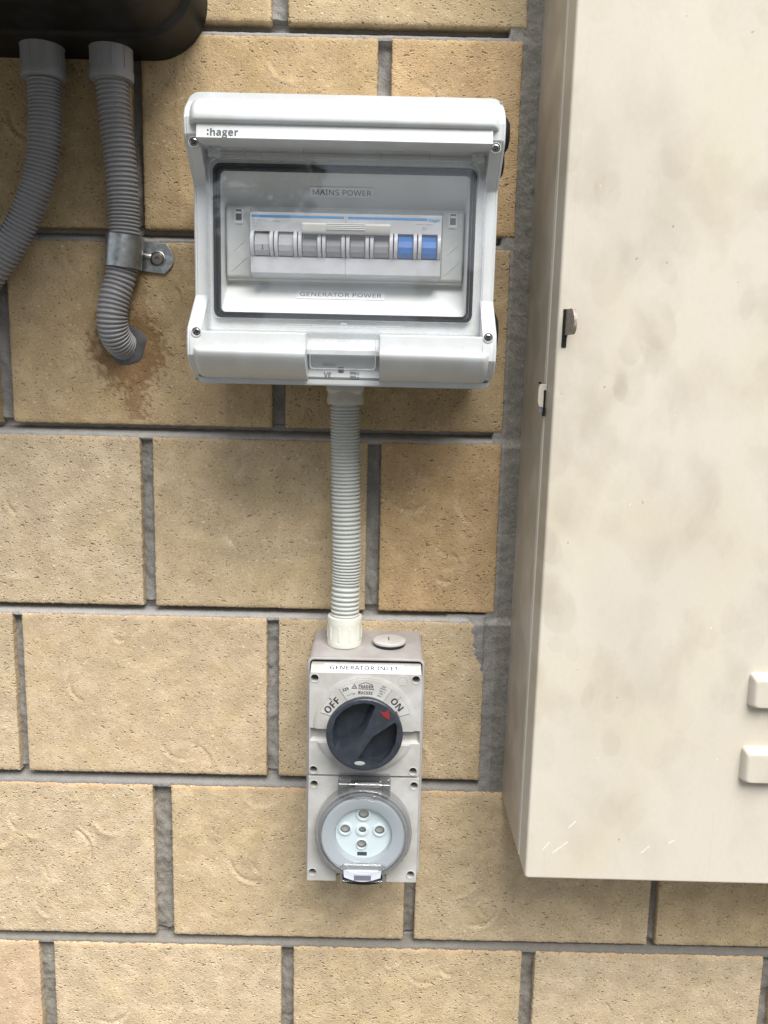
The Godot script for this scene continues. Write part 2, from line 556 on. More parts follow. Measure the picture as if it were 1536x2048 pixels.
func mortar_height(x: float, y: float) -> float:
	var grit := fine.get_noise_2d(x * 500.0, y * 500.0) * 0.0005 + broad.get_noise_2d(x * 80.0, y * 80.0) * 0.0010
	if x > 0.4265 and y > -0.006:      # the cabinet's reveal, pointed up flush and smeared over the brick ends
		return -0.0012 + grit - 0.003 * smoothstep(0.012, 0.0, absf(x - 0.4455 - 0.006)) * 0.0
	var z := -0.0078 + grit + broad.get_noise_2d(x * 35.0 + 7.0, y * 22.0) * 0.0035
	for k in range(1, rows.size()):
		var lo: float = rows[k][1]
		var hi: float = rows[k - 1][0]
		if y > lo - 0.003 and y < hi + 0.003:
			var t := clampf((y - lo) / (hi - lo), 0.0, 1.0)
			z = lerpf(-0.0012, -0.0150, smoothstep(0.12, 0.85, t)) + grit
	if y > 0.1 and y < 0.18 and x > 0.39:      # smear over the broken corner of the cut brick beside the inlet
		var sm := Vector2((x - 0.440) / 0.030, (y - 0.160) / 0.052).length() + fine.get_noise_2d(x * 90.0, y * 90.0) * 0.10 + fine.get_noise_2d(x * 300.0, y * 300.0) * 0.05
		z = maxf(z, lerpf(0.0016, -0.0040, smoothstep(0.55, 1.25, sm)) + grit * 0.6)
	return z

func build_wall() -> void:
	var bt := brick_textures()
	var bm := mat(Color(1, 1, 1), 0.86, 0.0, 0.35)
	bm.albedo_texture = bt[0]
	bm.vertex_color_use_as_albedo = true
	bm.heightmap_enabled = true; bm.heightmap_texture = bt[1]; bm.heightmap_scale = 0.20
	var bm_smooth: StandardMaterial3D = bm.duplicate()
	bm_smooth.heightmap_scale = 0.13
	bm_smooth.albedo_color = Color(1.0, 0.993, 0.985)
	var bm_rough: StandardMaterial3D = bm.duplicate()
	bm_rough.heightmap_scale = 0.25
	bm_rough.albedo_color = Color(0.992, 0.985, 0.962)
	var mt := mortar_textures()
	var mm := mat(Color(1, 1, 1), 0.92, 0.0, 0.3)
	mm.albedo_texture = mt[0]
	mm.uv1_triplanar = true; mm.uv1_scale = Vector3.ONE / 0.16
	mm.vertex_color_use_as_albedo = true
	mm.heightmap_enabled = true; mm.heightmap_texture = mt[1]; mm.heightmap_scale = 0.06
	var wall := thing("brick_wall", "tan clay brick wall with raked grey mortar joints behind all the electrical boxes", "wall", Vector3(0.33, -Y0, 0))
	var s := 0
	for k in rows.size():
		for b in rows[k][2]:
			s += 1
			var face: Material = [bm, bm_smooth, bm, bm_rough][(s * 5 + k) % 4]
			var seen: bool = b[0] < 0.76 and b[1] > -0.06
			put("brick", brick_mesh(b[0], b[1], rows[k][0], rows[k][1], tints[b[2]], s, [0.0, 0.0, 0.0, 0.1, 0.2, 0.45, 0.35][k], 0.0019 if seen else 0.02), face, wall)
	# the wall goes on beyond the picture in the same bond
	var row_n := -1
	for y0 in [-1.1400, -1.0230, -0.8510, -0.6790, -0.5080, -0.3360, -0.1632, 0.0118, 0.1824, 0.3537, 0.5268, 0.6985, 0.8706, 1.0426, 1.2146, 1.3866]:
		row_n += 1
		var y1: float = y0 + (0.107 if y0 < -1.1 else 0.162)
		var x := -0.858 - (0.12 if row_n % 2 else 0.0)
		while x < 1.7:
			var x1 := x + 0.2345
			var clear := true
			for k in rows.size():
				if absf(rows[k][0] - y0) < 0.02:
					for b in rows[k][2]:
						if x < b[1] + 0.006 and x1 > b[0] - 0.006: clear = false
					if x1 > -0.2 and x < 0.35: clear = false
			if y0 > -0.1 and x1 > 0.42 and x < 0.975: clear = false
			if clear:
				s += 1
				put("brick", brick_mesh(x, x1, y0, y1, tints[s % 3], s, 0.2, 0.02), bm, wall)
			x += 0.2445
	# mortar: one sheet with the weather-struck joints, left out deep under the bricks
	var cell := 0.0016
	var X0 := -0.30
	var Ya := -0.40
	var nx := int(1.32 / cell)
	var ny := int(1.24 / cell)
	var at := PackedInt32Array()
	at.resize((nx + 1) * (ny + 1))
	at.fill(-1)
	var pos := PackedVector3Array()
	var col := PackedColorArray()
	var idx := PackedInt32Array()
	for j in ny:
		var y := Ya + j * cell
		var row := -1
		for k in rows.size():
			if y > rows[k][0] + 0.005 and y < rows[k][1] - 0.007: row = k
		var i := 0
		while i < nx:
			var x := X0 + i * cell
			var skip := 0
			if row >= 0:
				for b in rows[row][2]:
					if x > b[0] + 0.004 and x < b[1] - 0.006: skip = int((b[1] - 0.006 - x) / cell) + 1
				if row == 4 and x + skip * cell > 0.385 and y > 0.09: skip = maxi(0, int((0.385 - x) / cell))
			if skip > 0:
				i += skip
				continue
			var q := []
			for e in [[0, 0], [1, 0], [0, 1], [1, 1]]:
				var id: int = (j + e[1]) * (nx + 1) + i + e[0]
				if at[id] < 0:
					at[id] = pos.size()
					var px: float = x + e[0] * cell
					var py: float = y + e[1] * cell
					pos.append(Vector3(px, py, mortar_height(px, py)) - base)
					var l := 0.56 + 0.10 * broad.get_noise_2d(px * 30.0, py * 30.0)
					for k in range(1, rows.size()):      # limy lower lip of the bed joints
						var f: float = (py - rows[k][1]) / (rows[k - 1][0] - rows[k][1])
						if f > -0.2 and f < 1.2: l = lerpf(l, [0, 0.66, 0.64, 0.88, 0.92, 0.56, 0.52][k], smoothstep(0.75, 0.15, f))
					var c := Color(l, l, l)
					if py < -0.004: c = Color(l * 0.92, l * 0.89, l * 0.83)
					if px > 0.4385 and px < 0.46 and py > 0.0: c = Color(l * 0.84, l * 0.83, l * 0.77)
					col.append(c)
				q.append(at[id])
			idx.append_array([q[0], q[2], q[1], q[1], q[2], q[3]])
			i += 1
	var nor := PackedVector3Array()
	for p in pos:
		var w := p + base
		var e := 0.001
		nor.append(Vector3((mortar_height(w.x - e, w.y) - mortar_height(w.x + e, w.y)) / (2 * e), (mortar_height(w.x, w.y - e) - mortar_height(w.x, w.y + e)) / (2 * e), 1.0).normalized())
	var arr := []
	arr.resize(Mesh.ARRAY_MAX)
	arr[Mesh.ARRAY_VERTEX] = pos; arr[Mesh.ARRAY_NORMAL] = nor; arr[Mesh.ARRAY_COLOR] = col; arr[Mesh.ARRAY_INDEX] = idx
	var mesh := ArrayMesh.new()
	mesh.add_surface_from_arrays(Mesh.PRIMITIVE_TRIANGLES, arr)
	put("mortar", mesh, mm, wall)
	var back := Shape.new()
	back.box(Vector3(-3.2, -Y0, -0.24), Vector3(3.6, 1.75, -0.0135))
	var core := mm.duplicate()
	core.vertex_color_use_as_albedo = false
	part("wall_core", back, core, wall)
	# grey sealant plug round the conduit's hole
	var plug := Shape.new()
	var prev := PackedVector3Array()
	for ringk in 5:
		var now := PackedVector3Array()
		for i in 28:
			var a := TAU * i / 28
			var w := 0.0148 + 0.0016 * sin(a * 2.0 + 0.6) + 0.0007 * sin(a * 5.0) + (0.003 if sin(a) < 0.0 else 0.0) * -sin(a)
			var f: float = [1.08, 0.98, 0.8, 0.5, 0.2][ringk]
			now.append(Vector3(0.0940 + w * f * cos(a), 0.4262 + w * f * 1.12 * sin(a), [-0.002, 0.0004, 0.0009, 0.0014, 0.0016][ringk] + 0.0002 * sin(a * 7.0)))
		if ringk: plug.ring(prev, now)
		prev = now
	plug.fan(prev)
	part("sealant_plug", plug, worn(mat(Color(0.125, 0.125, 0.128), 0.7), grime_texture(0.7, 61, 0.02), 9.0), wall, 70)


# ------------------------------------------------------------------ conduits
func smooth_path(points: Array, step: float) -> PackedVector3Array:
	var c := Curve3D.new()
	c.bake_interval = step
	for i in points.size():
		var t: Vector3 = (points[mini(i + 1, points.size() - 1)] - points[maxi(i - 1, 0)]) / 6.0
		c.add_point(points[i], -t, t)
	return c.get_baked_points()

func corrugated(points: Array, r: float, pitch: float) -> Shape:
	var path := smooth_path(points, pitch / 8.0)
	var radii := PackedFloat32Array()
	for i in path.size():
		var ph := i % 8
		radii.append(r * [0.86, 0.86, 0.97, 1.0, 1.0, 0.995, 0.95, 0.86][ph])
	var s := Shape.new()
	s.tube(path, radii, 30)
	return s

func gland(s: Shape, at: Vector3, r: float, top: float, flutes: bool) -> void:     # upright adaptor, lower rim at 'at', height top
	s.xf = Transform3D(Basis(Vector3.RIGHT, -PI / 2), at)
	s.lathe([[r * 0.80, 0.0], [r * 0.97, 0.0], [r, 0.0015], [r, top * 0.20], [r * 0.965, top * 0.23], [r * 0.965, top * 0.70], [r, top * 0.73], [r, top - 0.001], [r * 0.97, top]], 40)
	if flutes:
		for i in 10:
			var a := TAU * i / 10 + 0.35
			s.xf = Transform3D(Basis(Vector3.UP, a), at) * Transform3D(Basis(), Vector3(0, 0, r * 0.965))
			s.box(Vector3(-0.0009, top * 0.23, -0.001), Vector3(0.0009, top * 0.70, 0.0006), 0.0003)
	s.xf = Transform3D()

func build_conduits(grime: Texture2D) -> void:
	var grey := worn(mat(Color(0.325, 0.322, 0.335), 0.45), grime, 8.0)
	var glandm := worn(mat(Color(0.300, 0.300, 0.315), 0.5), grime, 8.0)
	var a := thing("grey_conduit", "left grey corrugated conduit under the black box, curving out past the wall's left side", "conduit", Vector3(0.036, 0.665, 0), "grey corrugated conduits from the black box")
	part("tube", corrugated([Vector3(0.0362, 0.662, 0.024), Vector3(0.0362, 0.636, 0.023), Vector3(0.0357, 0.612, 0.022), Vector3(0.0325, 0.585, 0.021), Vector3(0.0262, 0.560, 0.020), Vector3(0.0145, 0.534, 0.019), Vector3(0.000, 0.510, 0.018), Vector3(-0.020, 0.484, 0.016), Vector3(-0.050, 0.452, 0.015), Vector3(-0.085, 0.425, 0.0145), Vector3(-0.120, 0.400, 0.0145)], 0.0134, 0.0049), grey, a)
	var s := Shape.new()
	gland(s, Vector3(0.0365, 0.6405, 0.0245), 0.0180, 0.034, true)
	part("gland", s, glandm, a)
	var b := thing("grey_conduit", "grey corrugated conduit held by a metal saddle and bending into the brick", "conduit", Vector3(0.092, 0.665, 0), "grey corrugated conduits from the black box")
	part("tube", corrugated([Vector3(0.0925, 0.662, 0.022), Vector3(0.0925, 0.640, 0.0215), Vector3(0.0942, 0.610, 0.020), Vector3(0.0965, 0.580, 0.018), Vector3(0.0977, 0.550, 0.016), Vector3(0.0976, 0.525, 0.015), Vector3(0.0962, 0.500, 0.0148), Vector3(0.0925, 0.481, 0.0155), Vector3(0.0883, 0.4645, 0.0185), Vector3(0.0862, 0.450, 0.0198), Vector3(0.0860, 0.4385, 0.0168), Vector3(0.0872, 0.4300, 0.0095), Vector3(0.0890, 0.4256, -0.001), Vector3(0.0895, 0.4245, -0.012)], 0.0134, 0.0047), grey, b)
	s = Shape.new()
	gland(s, Vector3(0.0930, 0.6410, 0.0232), 0.0180, 0.034, true)
	part("gland", s, glandm, b)
	# saddle
	var zinc := worn(mat(Color(0.60, 0.625, 0.63), 0.38, 1.0), grime_texture(0.66, 71, 0.02), 11.0)
	var c := thing("conduit_saddle", "galvanised steel half saddle with one screw clamping the right grey conduit", "pipe clip", Vector3(0.096, 0.503, 0))
	s = Shape.new()
	var tilt := Transform3D(Basis(Vector3.BACK, -0.10), Vector3(0.0965, 0.5045, 0))
	s.xf = tilt
	var outer := []
	var ro := 0.0160
	for ring2 in 2:
		var y: float = [-0.0135, 0.0135][ring2]
		var pts := PackedVector3Array()
		for i in 25:
			var t := lerpf(-0.35, PI + 0.15, i / 24.0)
			pts.append(Vector3(ro * cos(t), y, 0.0145 + ro * sin(t)))
		for i in range(24, -1, -1):
			var t := lerpf(-0.35, PI + 0.15, i / 24.0)
			pts.append(Vector3((ro - 0.0014) * cos(t), y, 0.0145 + (ro - 0.0014) * sin(t)))
		outer.append(pts)
	s.ring(outer[1], outer[0])
	for i in 24:
		for e in 2:
			var q: PackedVector3Array = outer[e]
			if e == 1: s.quad(q[i], q[i + 1], q[48 - i], q[49 - i])
			else: s.quad(q[i + 1], q[i], q[49 - i], q[48 - i])
	part("band", s, zinc, c)
	s = Shape.new()
	s.xf = tilt
	var o := PackedVector2Array([Vector2(0.0120, -0.0130), Vector2(0.0330, -0.0130)])
	for i in 9: o.append(Vector2(0.0340 + 0.0068 * sin(PI * i / 8.0), -0.0125 + 0.025 * i / 8.0))
	o.append(Vector2(0.0330, 0.0130)); o.append(Vector2(0.0120, 0.0130))
	s.slab(o, 0.0012, 0.0030, 0.0005, 2)
	s.xf = tilt * Transform3D(Basis(), Vector3(0.0265, -0.001, 0.0028))
	s.lathe([[0.0072, 0.0], [0.0070, 0.0010], [0.0062, 0.0013], [0.0056, 0.0003]], 28)
	s.xf = tilt * Transform3D(Basis(Vector3.UP, PI / 2) , Vector3(0.0135, 0.0005, 0.0030))
	s.lathe([[0.0026, 0.0], [0.0026, 0.006], [0.0018, 0.0075]], 14)
	part("tab", s, zinc, c)
	s = Shape.new()
	s.xf = tilt * Transform3D(Basis(), Vector3(0.0265, -0.001, 0.0031))
	s.lathe([[0.0054, 0.0], [0.0054, 0.0012], [0.0045, 0.0022], [0.0020, 0.0023], [0.0017, 0.0012]], 24)
	part("screw", s, mat(Color(0.22, 0.20, 0.18), 0.5, 0.8), c)
	# cream conduit between board and inlet
	var pale := worn(mat(Color(0.560, 0.580, 0.555), 0.4), grime, 8.0)
	var cream := worn(mat(Color(0.72, 0.715, 0.64), 0.45), grime, 8.0)
	var d := thing("pale_conduit", "pale grey corrugated conduit running straight from the switchboard down to the generator inlet", "conduit", Vector3(0.295, 0.16, 0))
	part("tube", corrugated([Vector3(0.2925, 0.388, 0.040), Vector3(0.2930, 0.350, 0.0375), Vector3(0.2942, 0.300, 0.035), Vector3(0.2958, 0.240, 0.0345), Vector3(0.2952, 0.200, 0.035), Vector3(0.2950, 0.176, 0.035)], 0.0130, 0.00495), pale, d)
	s = Shape.new()
	gland(s, Vector3(0.2950, 0.1605, 0.0350), 0.0158, 0.0272, true)
	part("gland", s, cream, d)
	s = Shape.new()
	gland(s, Vector3(0.2930, 0.3780, 0.0400), 0.0160, 0.0260, false)
	s.xf = Transform3D(Basis(), Vector3(0.2930, 0.389, 0.040))
	s.box(Vector3(-0.0158, -0.002, -0.0158), Vector3(0.0158, 0.012, 0.0158), 0.003)
	part("gland", s, worn(mat(Color(0.55, 0.55, 0.51), 0.5), grime, 8.0), d)


# ------------------------------------------------------------------ black box
func build_black_box() -> void:
	var bm := worn(mat(Color(0.014, 0.0145, 0.0135), 0.5, 0.0, 0.35), grime_texture(0.35, 81, 0.015, 500), 5.0)
	var t := thing("black_box", "large black plastic housing with rounded lower corner at the top left of the wall", "box", Vector3(-0.1, 0.665, 0))
	var s := Shape.new()
	var prof := [[0.0, 0.0], [0.0, 0.046], [0.0008, 0.0485], [0.0030, 0.0500], [0.0036, 0.0530], [0.0040, 0.260], [0.0075, 0.300], [0.0160, 0.318], [0.0300, 0.327], [0.050, 0.330]]
	var prev := PackedVector3Array()
	for k in prof.size():
		var o := Shape.rrect(-0.36 + prof[k][0], 0.6655 + prof[k][0], 0.1690 - prof[k][0], 1.06 - prof[k][0], maxf(0.046 - prof[k][0] * 0.6, 0.012), 10)
		var now := Shape.at(o, prof[k][1])
		if k: s.ring(prev, now)
		else: s.fan(now, true)
		prev = now
	s.fan(prev)
	part("housing", s, bm, t, 50)
	s = Shape.new()
	s.xf = Transform3D(Basis(Vector3.BACK, 0.9), Vector3(0.1495, 0.700, 0.062)) 
	s.box(Vector3(-0.010, -0.002, 0), Vector3(0.010, 0.002, 0.010), 0.001)
	part("lid_catch", s, mat(Color(0.008, 0.008, 0.009), 0.5), t)
	var pr := worn(mat(Color(0.42, 0.36, 0.26), 0.8), grime_texture(0.6, 82, 0.03), 20.0)
	for p in [[0.0985, 0.6735, 0.0703, 0.0042, 0.0024], [0.1040, 0.6775, 0.0815, 0.0016, 0.0009], [0.058, 0.6740, 0.0710, 0.0013, 0.0006], [0.0960, 0.696, 0.111, 0.0016, 0.0034]]:
		s = Shape.new()
		s.xf = Transform3D(Basis(Vector3.RIGHT, 1.25), Vector3(p[0], p[1], p[2]))
		var o := PackedVector2Array()
		for i in 11: o.append(Vector2(p[3] * cos(TAU * i / 11) * rng.randf_range(0.6, 1.1), p[4] * sin(TAU * i / 11) * rng.randf_range(0.6, 1.2)))
		s.slab(o, -0.002, 0.0006)
		part("paint_splash", s, pr, t)


# ------------------------------------------------------------------ meter cabinet
func build_cabinet() -> void:
	var tex := cabinet_texture()
	var paint := mat(Color(1, 1, 1), 0.42, 0.0, 0.4)
	paint.albedo_texture = tex
	var side := worn(mat(Color(0.55, 0.495, 0.415), 0.42), grime_texture(0.80, 91, 0.01), 3.0)
	var t := thing("meter_cabinet", "tall cream painted steel meter cabinet with stained door at the right", "cabinet", Vector3(0.4526, -0.0086, 0))
	t.rotation.z = -0.0055
	var s := Shape.new()
	s.box(Vector3(0.4512, -0.0045, -0.10), Vector3(0.9460, 1.2980, 0.0975), 0.0012)
	part("body", s, side, t)
	s = Shape.new()
	s.box(Vector3(0.4516, -0.0056, 0.0985), Vector3(0.9474, 1.2992, 0.1015), 0.0010)
	part("door_seal", s, mat(Color(0.60, 0.55, 0.46), 0.5), t)
	# door: a folded pan with a soft front edge; printed with its own stains
	s = Shape.new()
	s.slab(Shape.rrect(0.4524, -0.0086, 0.9472, 1.3020, 0.0030, 4), 0.1010, 0.1290, 0.0022, 4)
	put("door", s.commit(base, 50, Vector2(1.0 / 0.60, 1.0 / 0.80), Vector2(-0.452 / 0.60, 0.72 / 0.80)), paint, t)
	# keyhole slot with the latch tongue standing out of it
	s = Shape.new()
	s.slab(Shape.rrect(0.4562, 0.4266, 0.4598, 0.4548, 0.0004, 2), 0.1270, 0.1294)
	part("latch_slot", s, mat(Color(0.006, 0.006, 0.006), 0.9), t)
	s = Shape.new()
	s.xf = Transform3D(Basis(Vector3(0, 0, -1), Vector3(0, 1, 0), Vector3(1, 0, 0)) * Basis(), Vector3(0.4594, 0.4448, 0.1290)) * Transform3D(Basis(Vector3.UP, 0.16), Vector3.ZERO)
	var o := PackedVector2Array()
	for p in [[0.004, -0.0090], [0.004, 0.0098], [-0.010, 0.0098], [-0.0135, 0.0085], [-0.0165, 0.0040], [-0.0175, -0.0010], [-0.0168, -0.0050], [-0.0148, -0.0080], [-0.0125, -0.0090]]: o.append(Vector2(p[0], p[1]))
	o.reverse()
	s.prism(o if not Geometry2D.is_polygon_clockwise(o) else rev(o), [[Shape.circle(-0.0075, 0.0042, 0.0020, 12), 0.0012, 0.0]], -0.0012, 0.0012)
	part("latch_tongue", s, worn(mat(Color(0.40, 0.35, 0.29), 0.45, 0.2), grime_texture(0.5, 92, 0.03), 20.0), t)
	# hasp tab that pokes out of the side seam
	s = Shape.new()
	o = PackedVector2Array([Vector2(0.4470, 0.3990), Vector2(0.4458, 0.3960), Vector2(0.4456, 0.3855), Vector2(0.4468, 0.3815), Vector2(0.4522, 0.3800), Vector2(0.4522, 0.3990)])
	o.reverse()
	s.slab(rev(o), 0.1020, 0.1046, 0.0004, 1)
	part("hasp_tab", s, mat(Color(0.66, 0.60, 0.50), 0.4), t)
	s = Shape.new()
	s.box(Vector3(0.4472, 0.3765, 0.1022), Vector3(0.4518, 0.3808, 0.1036), 0.0005)
	part("hasp_pin", s, mat(Color(0.35, 0.40, 0.45), 0.35, 0.8), t)
	s = Shape.new()
	s.box(Vector3(0.4498, 0.3740, 0.1018), Vector3(0.4516, 0.3945, 0.1052), 0.0002)
	s.box(Vector3(0.4462, 0.3992, 0.0990), Vector3(0.4478, 0.4008, 0.1030), 0.0002)
	part("hasp_shadow", s, mat(Color(0.01, 0.01, 0.01), 0.9), t)  # black strips drawn as the shadow outline round the tab
	# pressed louvres
	for l in [[0.6228, 0.1478, 0.1764], [0.6222, 0.0840, 0.1142]]:
		s = Shape.new()
		var prev := PackedVector3Array()
		for k in 5:
			var f: float = [0.0, 0.0006, 0.0016, 0.0030, 0.0046][k]
			var z: float = [0.1286, 0.1325, 0.1352, 0.1366, 0.1370][k]
			var now := Shape.at(Shape.rrect(l[0] + f, l[1] + f * 0.5, 0.7760 - f, l[2] - f * 1.2, 0.0034, 5), z)
			if k: s.ring(prev, now)
			prev = now
		s.fan(prev)
		put("louvre", s.commit(base, 50, Vector2(1.0 / 0.60, 1.0 / 0.80), Vector2(-0.452 / 0.60, 0.72 / 0.80)), paint, t)

func scaled(o: PackedVector2Array, k: float) -> PackedVector2Array:
	var r := PackedVector2Array()
	for p in o: r.append(p * k)
	return r

func rev(o: PackedVector2Array) -> PackedVector2Array:
	var r := o.duplicate()
	r.reverse()
	return r


# ------------------------------------------------------------------ switchboard
func bulge(s: Shape, x0: float, x1: float, prof: Array, round_left: bool, round_right: bool, zb: float, r: float) -> void:
	# profile of (y, z) swept along x; rounded ends shrink towards the back edge
	var y_out: float = prof[0][0]
	var y_in: float = prof[-1][0]
	var stations := []
	if round_left:
		for k in 7: stations.append([x0 + r * (1.0 - cos(PI / 2 * k / 6.0)), sin(PI / 2 * k / 6.0)])
	else: stations.append([x0, 1.0])
	if round_right:
		for k in 7: stations.append([x1 - r * (1.0 - cos(PI / 2 * (6 - k) / 6.0)), sin(PI / 2 * (6 - k) / 6.0)])
	else: stations.append([x1, 1.0])
	var sections := []
	var up := 1.0 if y_out > y_in else -1.0
	for st in stations:
		var pts := PackedVector3Array()
		for p in prof:
			var k: float = st[1]
			var z: float = zb + (p[1] - zb) * (0.12 + 0.88 * k)
			var y: float = p[0] - up * (1.0 - k) * r * 0.9 * clampf((p[0] - y_in) / (y_out - y_in), 0.0, 1.0)
			pts.append(Vector3(st[0], y, z))
		pts.append(Vector3(st[0], y_in, zb - 0.004)); pts.append(Vector3(st[0], prof[0][0] - up * (1.0 - st[1]) * r * 0.9, zb - 0.004))
		if up < 0.0: pts.reverse()
		sections.append(pts)
	s.loft(sections)

func build_board(grime: Texture2D) -> void:
	var white := worn(mat(Color(0.600, 0.622, 0.635), 0.33), grime, 6.0)
	var inner := worn(mat(Color(0.76, 0.78, 0.78), 0.42), grime, 6.0)
	var greyish := worn(mat(Color(0.53, 0.55, 0.535), 0.45), grime, 6.0)
	var black := mat(Color(0.012, 0.012, 0.014), 0.5)
	var rubber := mat(Color(0.012, 0.012, 0.016), 0.5, 0.0, 0.3)
	var ink := mat(Color(0.045, 0.045, 0.055), 0.6)
	var steel := mat(Color(0.34, 0.33, 0.32), 0.28, 1.0)
	var glass := pane(Color(0.70, 0.73, 0.78), 0.022)
	var edge := pane(Color(0.62, 0.65, 0.69), 0.24, 0.08)
	var t := thing("switchboard", "white plastic switchboard with clear hinged window, mounted above the generator inlet", "switchboard", Vector3(0.294, 0.395, 0))
	var s := Shape.new()
	s.slab(Shape.rrect(0.1812, 0.3962, 0.4074, 0.6000, 0.009, 6), 0.0012, 0.0840, 0.001, 1)
	part("back_box", s, white, t)
	s = Shape.new()
	s.frame(Shape.rrect(0.1804, 0.3952, 0.4082, 0.6008, 0.0090, 6), Shape.rrect(0.1900, 0.4200, 0.3970, 0.5800, 0.004, 6), 0.0836, 0.0990)
	s.frame(Shape.rrect(0.1795, 0.3943, 0.4091, 0.6018, 0.0095, 6), Shape.rrect(0.1900, 0.4200, 0.3970, 0.5800, 0.004, 6), 0.0985, 0.1085, 0.0012)
	for q in [[0.5900, 0.61, 0.1268], [0.39, 0.3990, 0.1205]]:      # the rim stands further out along the rolls
		var half := PackedVector2Array([Vector2(0.1, q[0]), Vector2(0.5, q[0]), Vector2(0.5, q[1]), Vector2(0.1, q[1])])
		for d in [[0.0, 0.1070, q[2] - 0.0012], [0.0005, q[2] - 0.0012, q[2] - 0.0003], [0.0012, q[2] - 0.0003, q[2]]]:
			for bit in Geometry2D.intersect_polygons(scaled(Shape.inset(Shape.rrect(0.1795, 0.3943, 0.4091, 0.6018, 0.0095, 6), d[0]), 1e4), scaled(half, 1e4)):
				s.prism(scaled(bit, 1e-4), [], d[1], d[2], false)
	part("rim", s, white, t)
	for p in [[0.4062, 0.5990], [0.1826, 0.3972]]:
		s = Shape.new()
		s.xf = Transform3D(Basis(), Vector3(p[0], p[1], 0.1195 if p[1] < 0.5 else 0.1258))
		s.lathe([[0.0010, 0.0], [0.0010, 0.0013]], 10)
		part("rim_dimple", s, mat(Color(0.25, 0.24, 0.22), 0.7), t)
	# rubber knock-out grommets on the sides
	for g in [[0.4072, 0.5930, 0.016, 0.0140, 1], [0.4072, 0.5720, 0.014, 0.0105, 1], [0.4072, 0.4390, 0.020, 0.0112, 1], [0.1812, 0.5930, 0.014, 0.0172, -1]]:
		s = Shape.new()
		s.xf = Transform3D(Basis(Vector3.UP, PI / 2 * g[4]), Vector3(g[0], g[1], 0.066))
		var q: float = g[2]
		var k: float = g[3]
		s.lathe([[q, 0.0], [q, k * 0.35], [q * 0.86, k * 0.75], [q * 0.6, k * 0.95], [q * 0.3, k]], 28)
		part("grommet", s, black, t)
	# rolled top and bottom of the cover
	var top_prof := [[0.5966, 0.1255], [0.5962, 0.1285], [0.5950, 0.1330], [0.5928, 0.1382], [0.5896, 0.1430], [0.5856, 0.1468], [0.5814, 0.1488], [0.5780, 0.1494], [0.5760, 0.1486], [0.5750, 0.1466], [0.5748, 0.1420], [0.5720, 0.1300]]
	s = Shape.new()
	bulge(s, 0.1822, 0.4064, top_prof, true, true, 0.1240, 0.0085)
	part("cover_roll", s, white, t, 50)
	var low_prof := [[0.3984, 0.1190], [0.3988, 0.1225], [0.4002, 0.1282], [0.4028, 0.1345], [0.4062, 0.1400], [0.4100, 0.1446], [0.4136, 0.1478], [0.4164, 0.1494], [0.4186, 0.1494], [0.4198, 0.1482], [0.4201, 0.1440], [0.4230, 0.1250]]
	s = Shape.new()
	bulge(s, 0.1824, 0.2679, low_prof, true, false, 0.1180, 0.0085)
	part("cover_roll", s, white, t, 50)
	s = Shape.new()
	bulge(s, 0.3226, 0.4062, low_prof, false, true, 0.1180, 0.0085)
	part("cover_roll", s, white, t, 50)
	# flat strips next to the rolls
	s = Shape.new()
	s.extrude_x(PackedVector2Array([Vector2(0.112, 0.5644), Vector2(0.1462, 0.5641), Vector2(0.1478, 0.5650), Vector2(0.1458, 0.5750), Vector2(0.112, 0.5750)]), 0.1906, 0.3990)
	var strip := part("brand_strip", s, white, t)
	var lo := mat(Color(0.06, 0.063, 0.08), 0.5)
	lettering("hager", 0.0049, Vector3(0.2100, 0.5688, 0.14725), lo, strip, 0.012, 0.0196, true, -0.2)
	for dy in [0.0016, -0.0012]:
		s = Shape.new()
		s.slab(Shape.circle(0.1988, 0.5685 + dy, 0.00062, 12), 0.1466, 0.14745 - dy * 0.2)
		part("logo_dot", s, lo, strip)
	for q in [[0.1908, 0.2678], [0.3227, 0.3990]]:
		s = Shape.new()
		s.extrude_x(PackedVector2Array([Vector2(0.112, 0.4190), Vector2(0.1420, 0.4190), Vector2(0.1420, 0.4316), Vector2(0.1400, 0.4326), Vector2(0.112, 0.4326)]), q[0], q[1])
		part("lower_strip", s, white, t)
	# side flanges, pinched in at mid height
	for f in [[0.1797, 0.1908, 1.0], [0.4089, 0.3982, -1.0]]:
		s = Shape.new()
		var secs := []
		for p in [[0.4010, 0.1240], [0.4080, 0.1360], [0.4150, 0.1420], [0.4240, 0.1428], [0.4330, 0.1412], [0.4350, 0.1396], [0.4585, 0.1142], [0.4605, 0.1130], [0.5400, 0.1130], [0.5420, 0.1142], [0.5660, 0.1398], [0.5690, 0.1420], [0.5800, 0.1428], [0.5870, 0.1390], [0.5940, 0.1300]]:
			var xo: float = f[0]
			var xi: float = f[1]
			var dx: float = f[2]
			var z: float = p[1]
			var pts := PackedVector3Array([Vector3(xo, p[0], 0.1010), Vector3(xo, p[0], z - 0.0040), Vector3(xo + dx * 0.0006, p[0], z - 0.0016), Vector3(xo + dx * 0.0016, p[0], z - 0.0006), Vector3(xo + dx * 0.0026, p[0], z - 0.0010), Vector3(xo + dx * 0.0032, p[0], z), Vector3(xi, p[0], z), Vector3(xi, p[0], 0.1010)])
			if dx < 0.0: pts.reverse()
			secs.append(pts)
		secs.reverse()
		s.loft(secs)
		part("side_flange", s, white, t, 26)
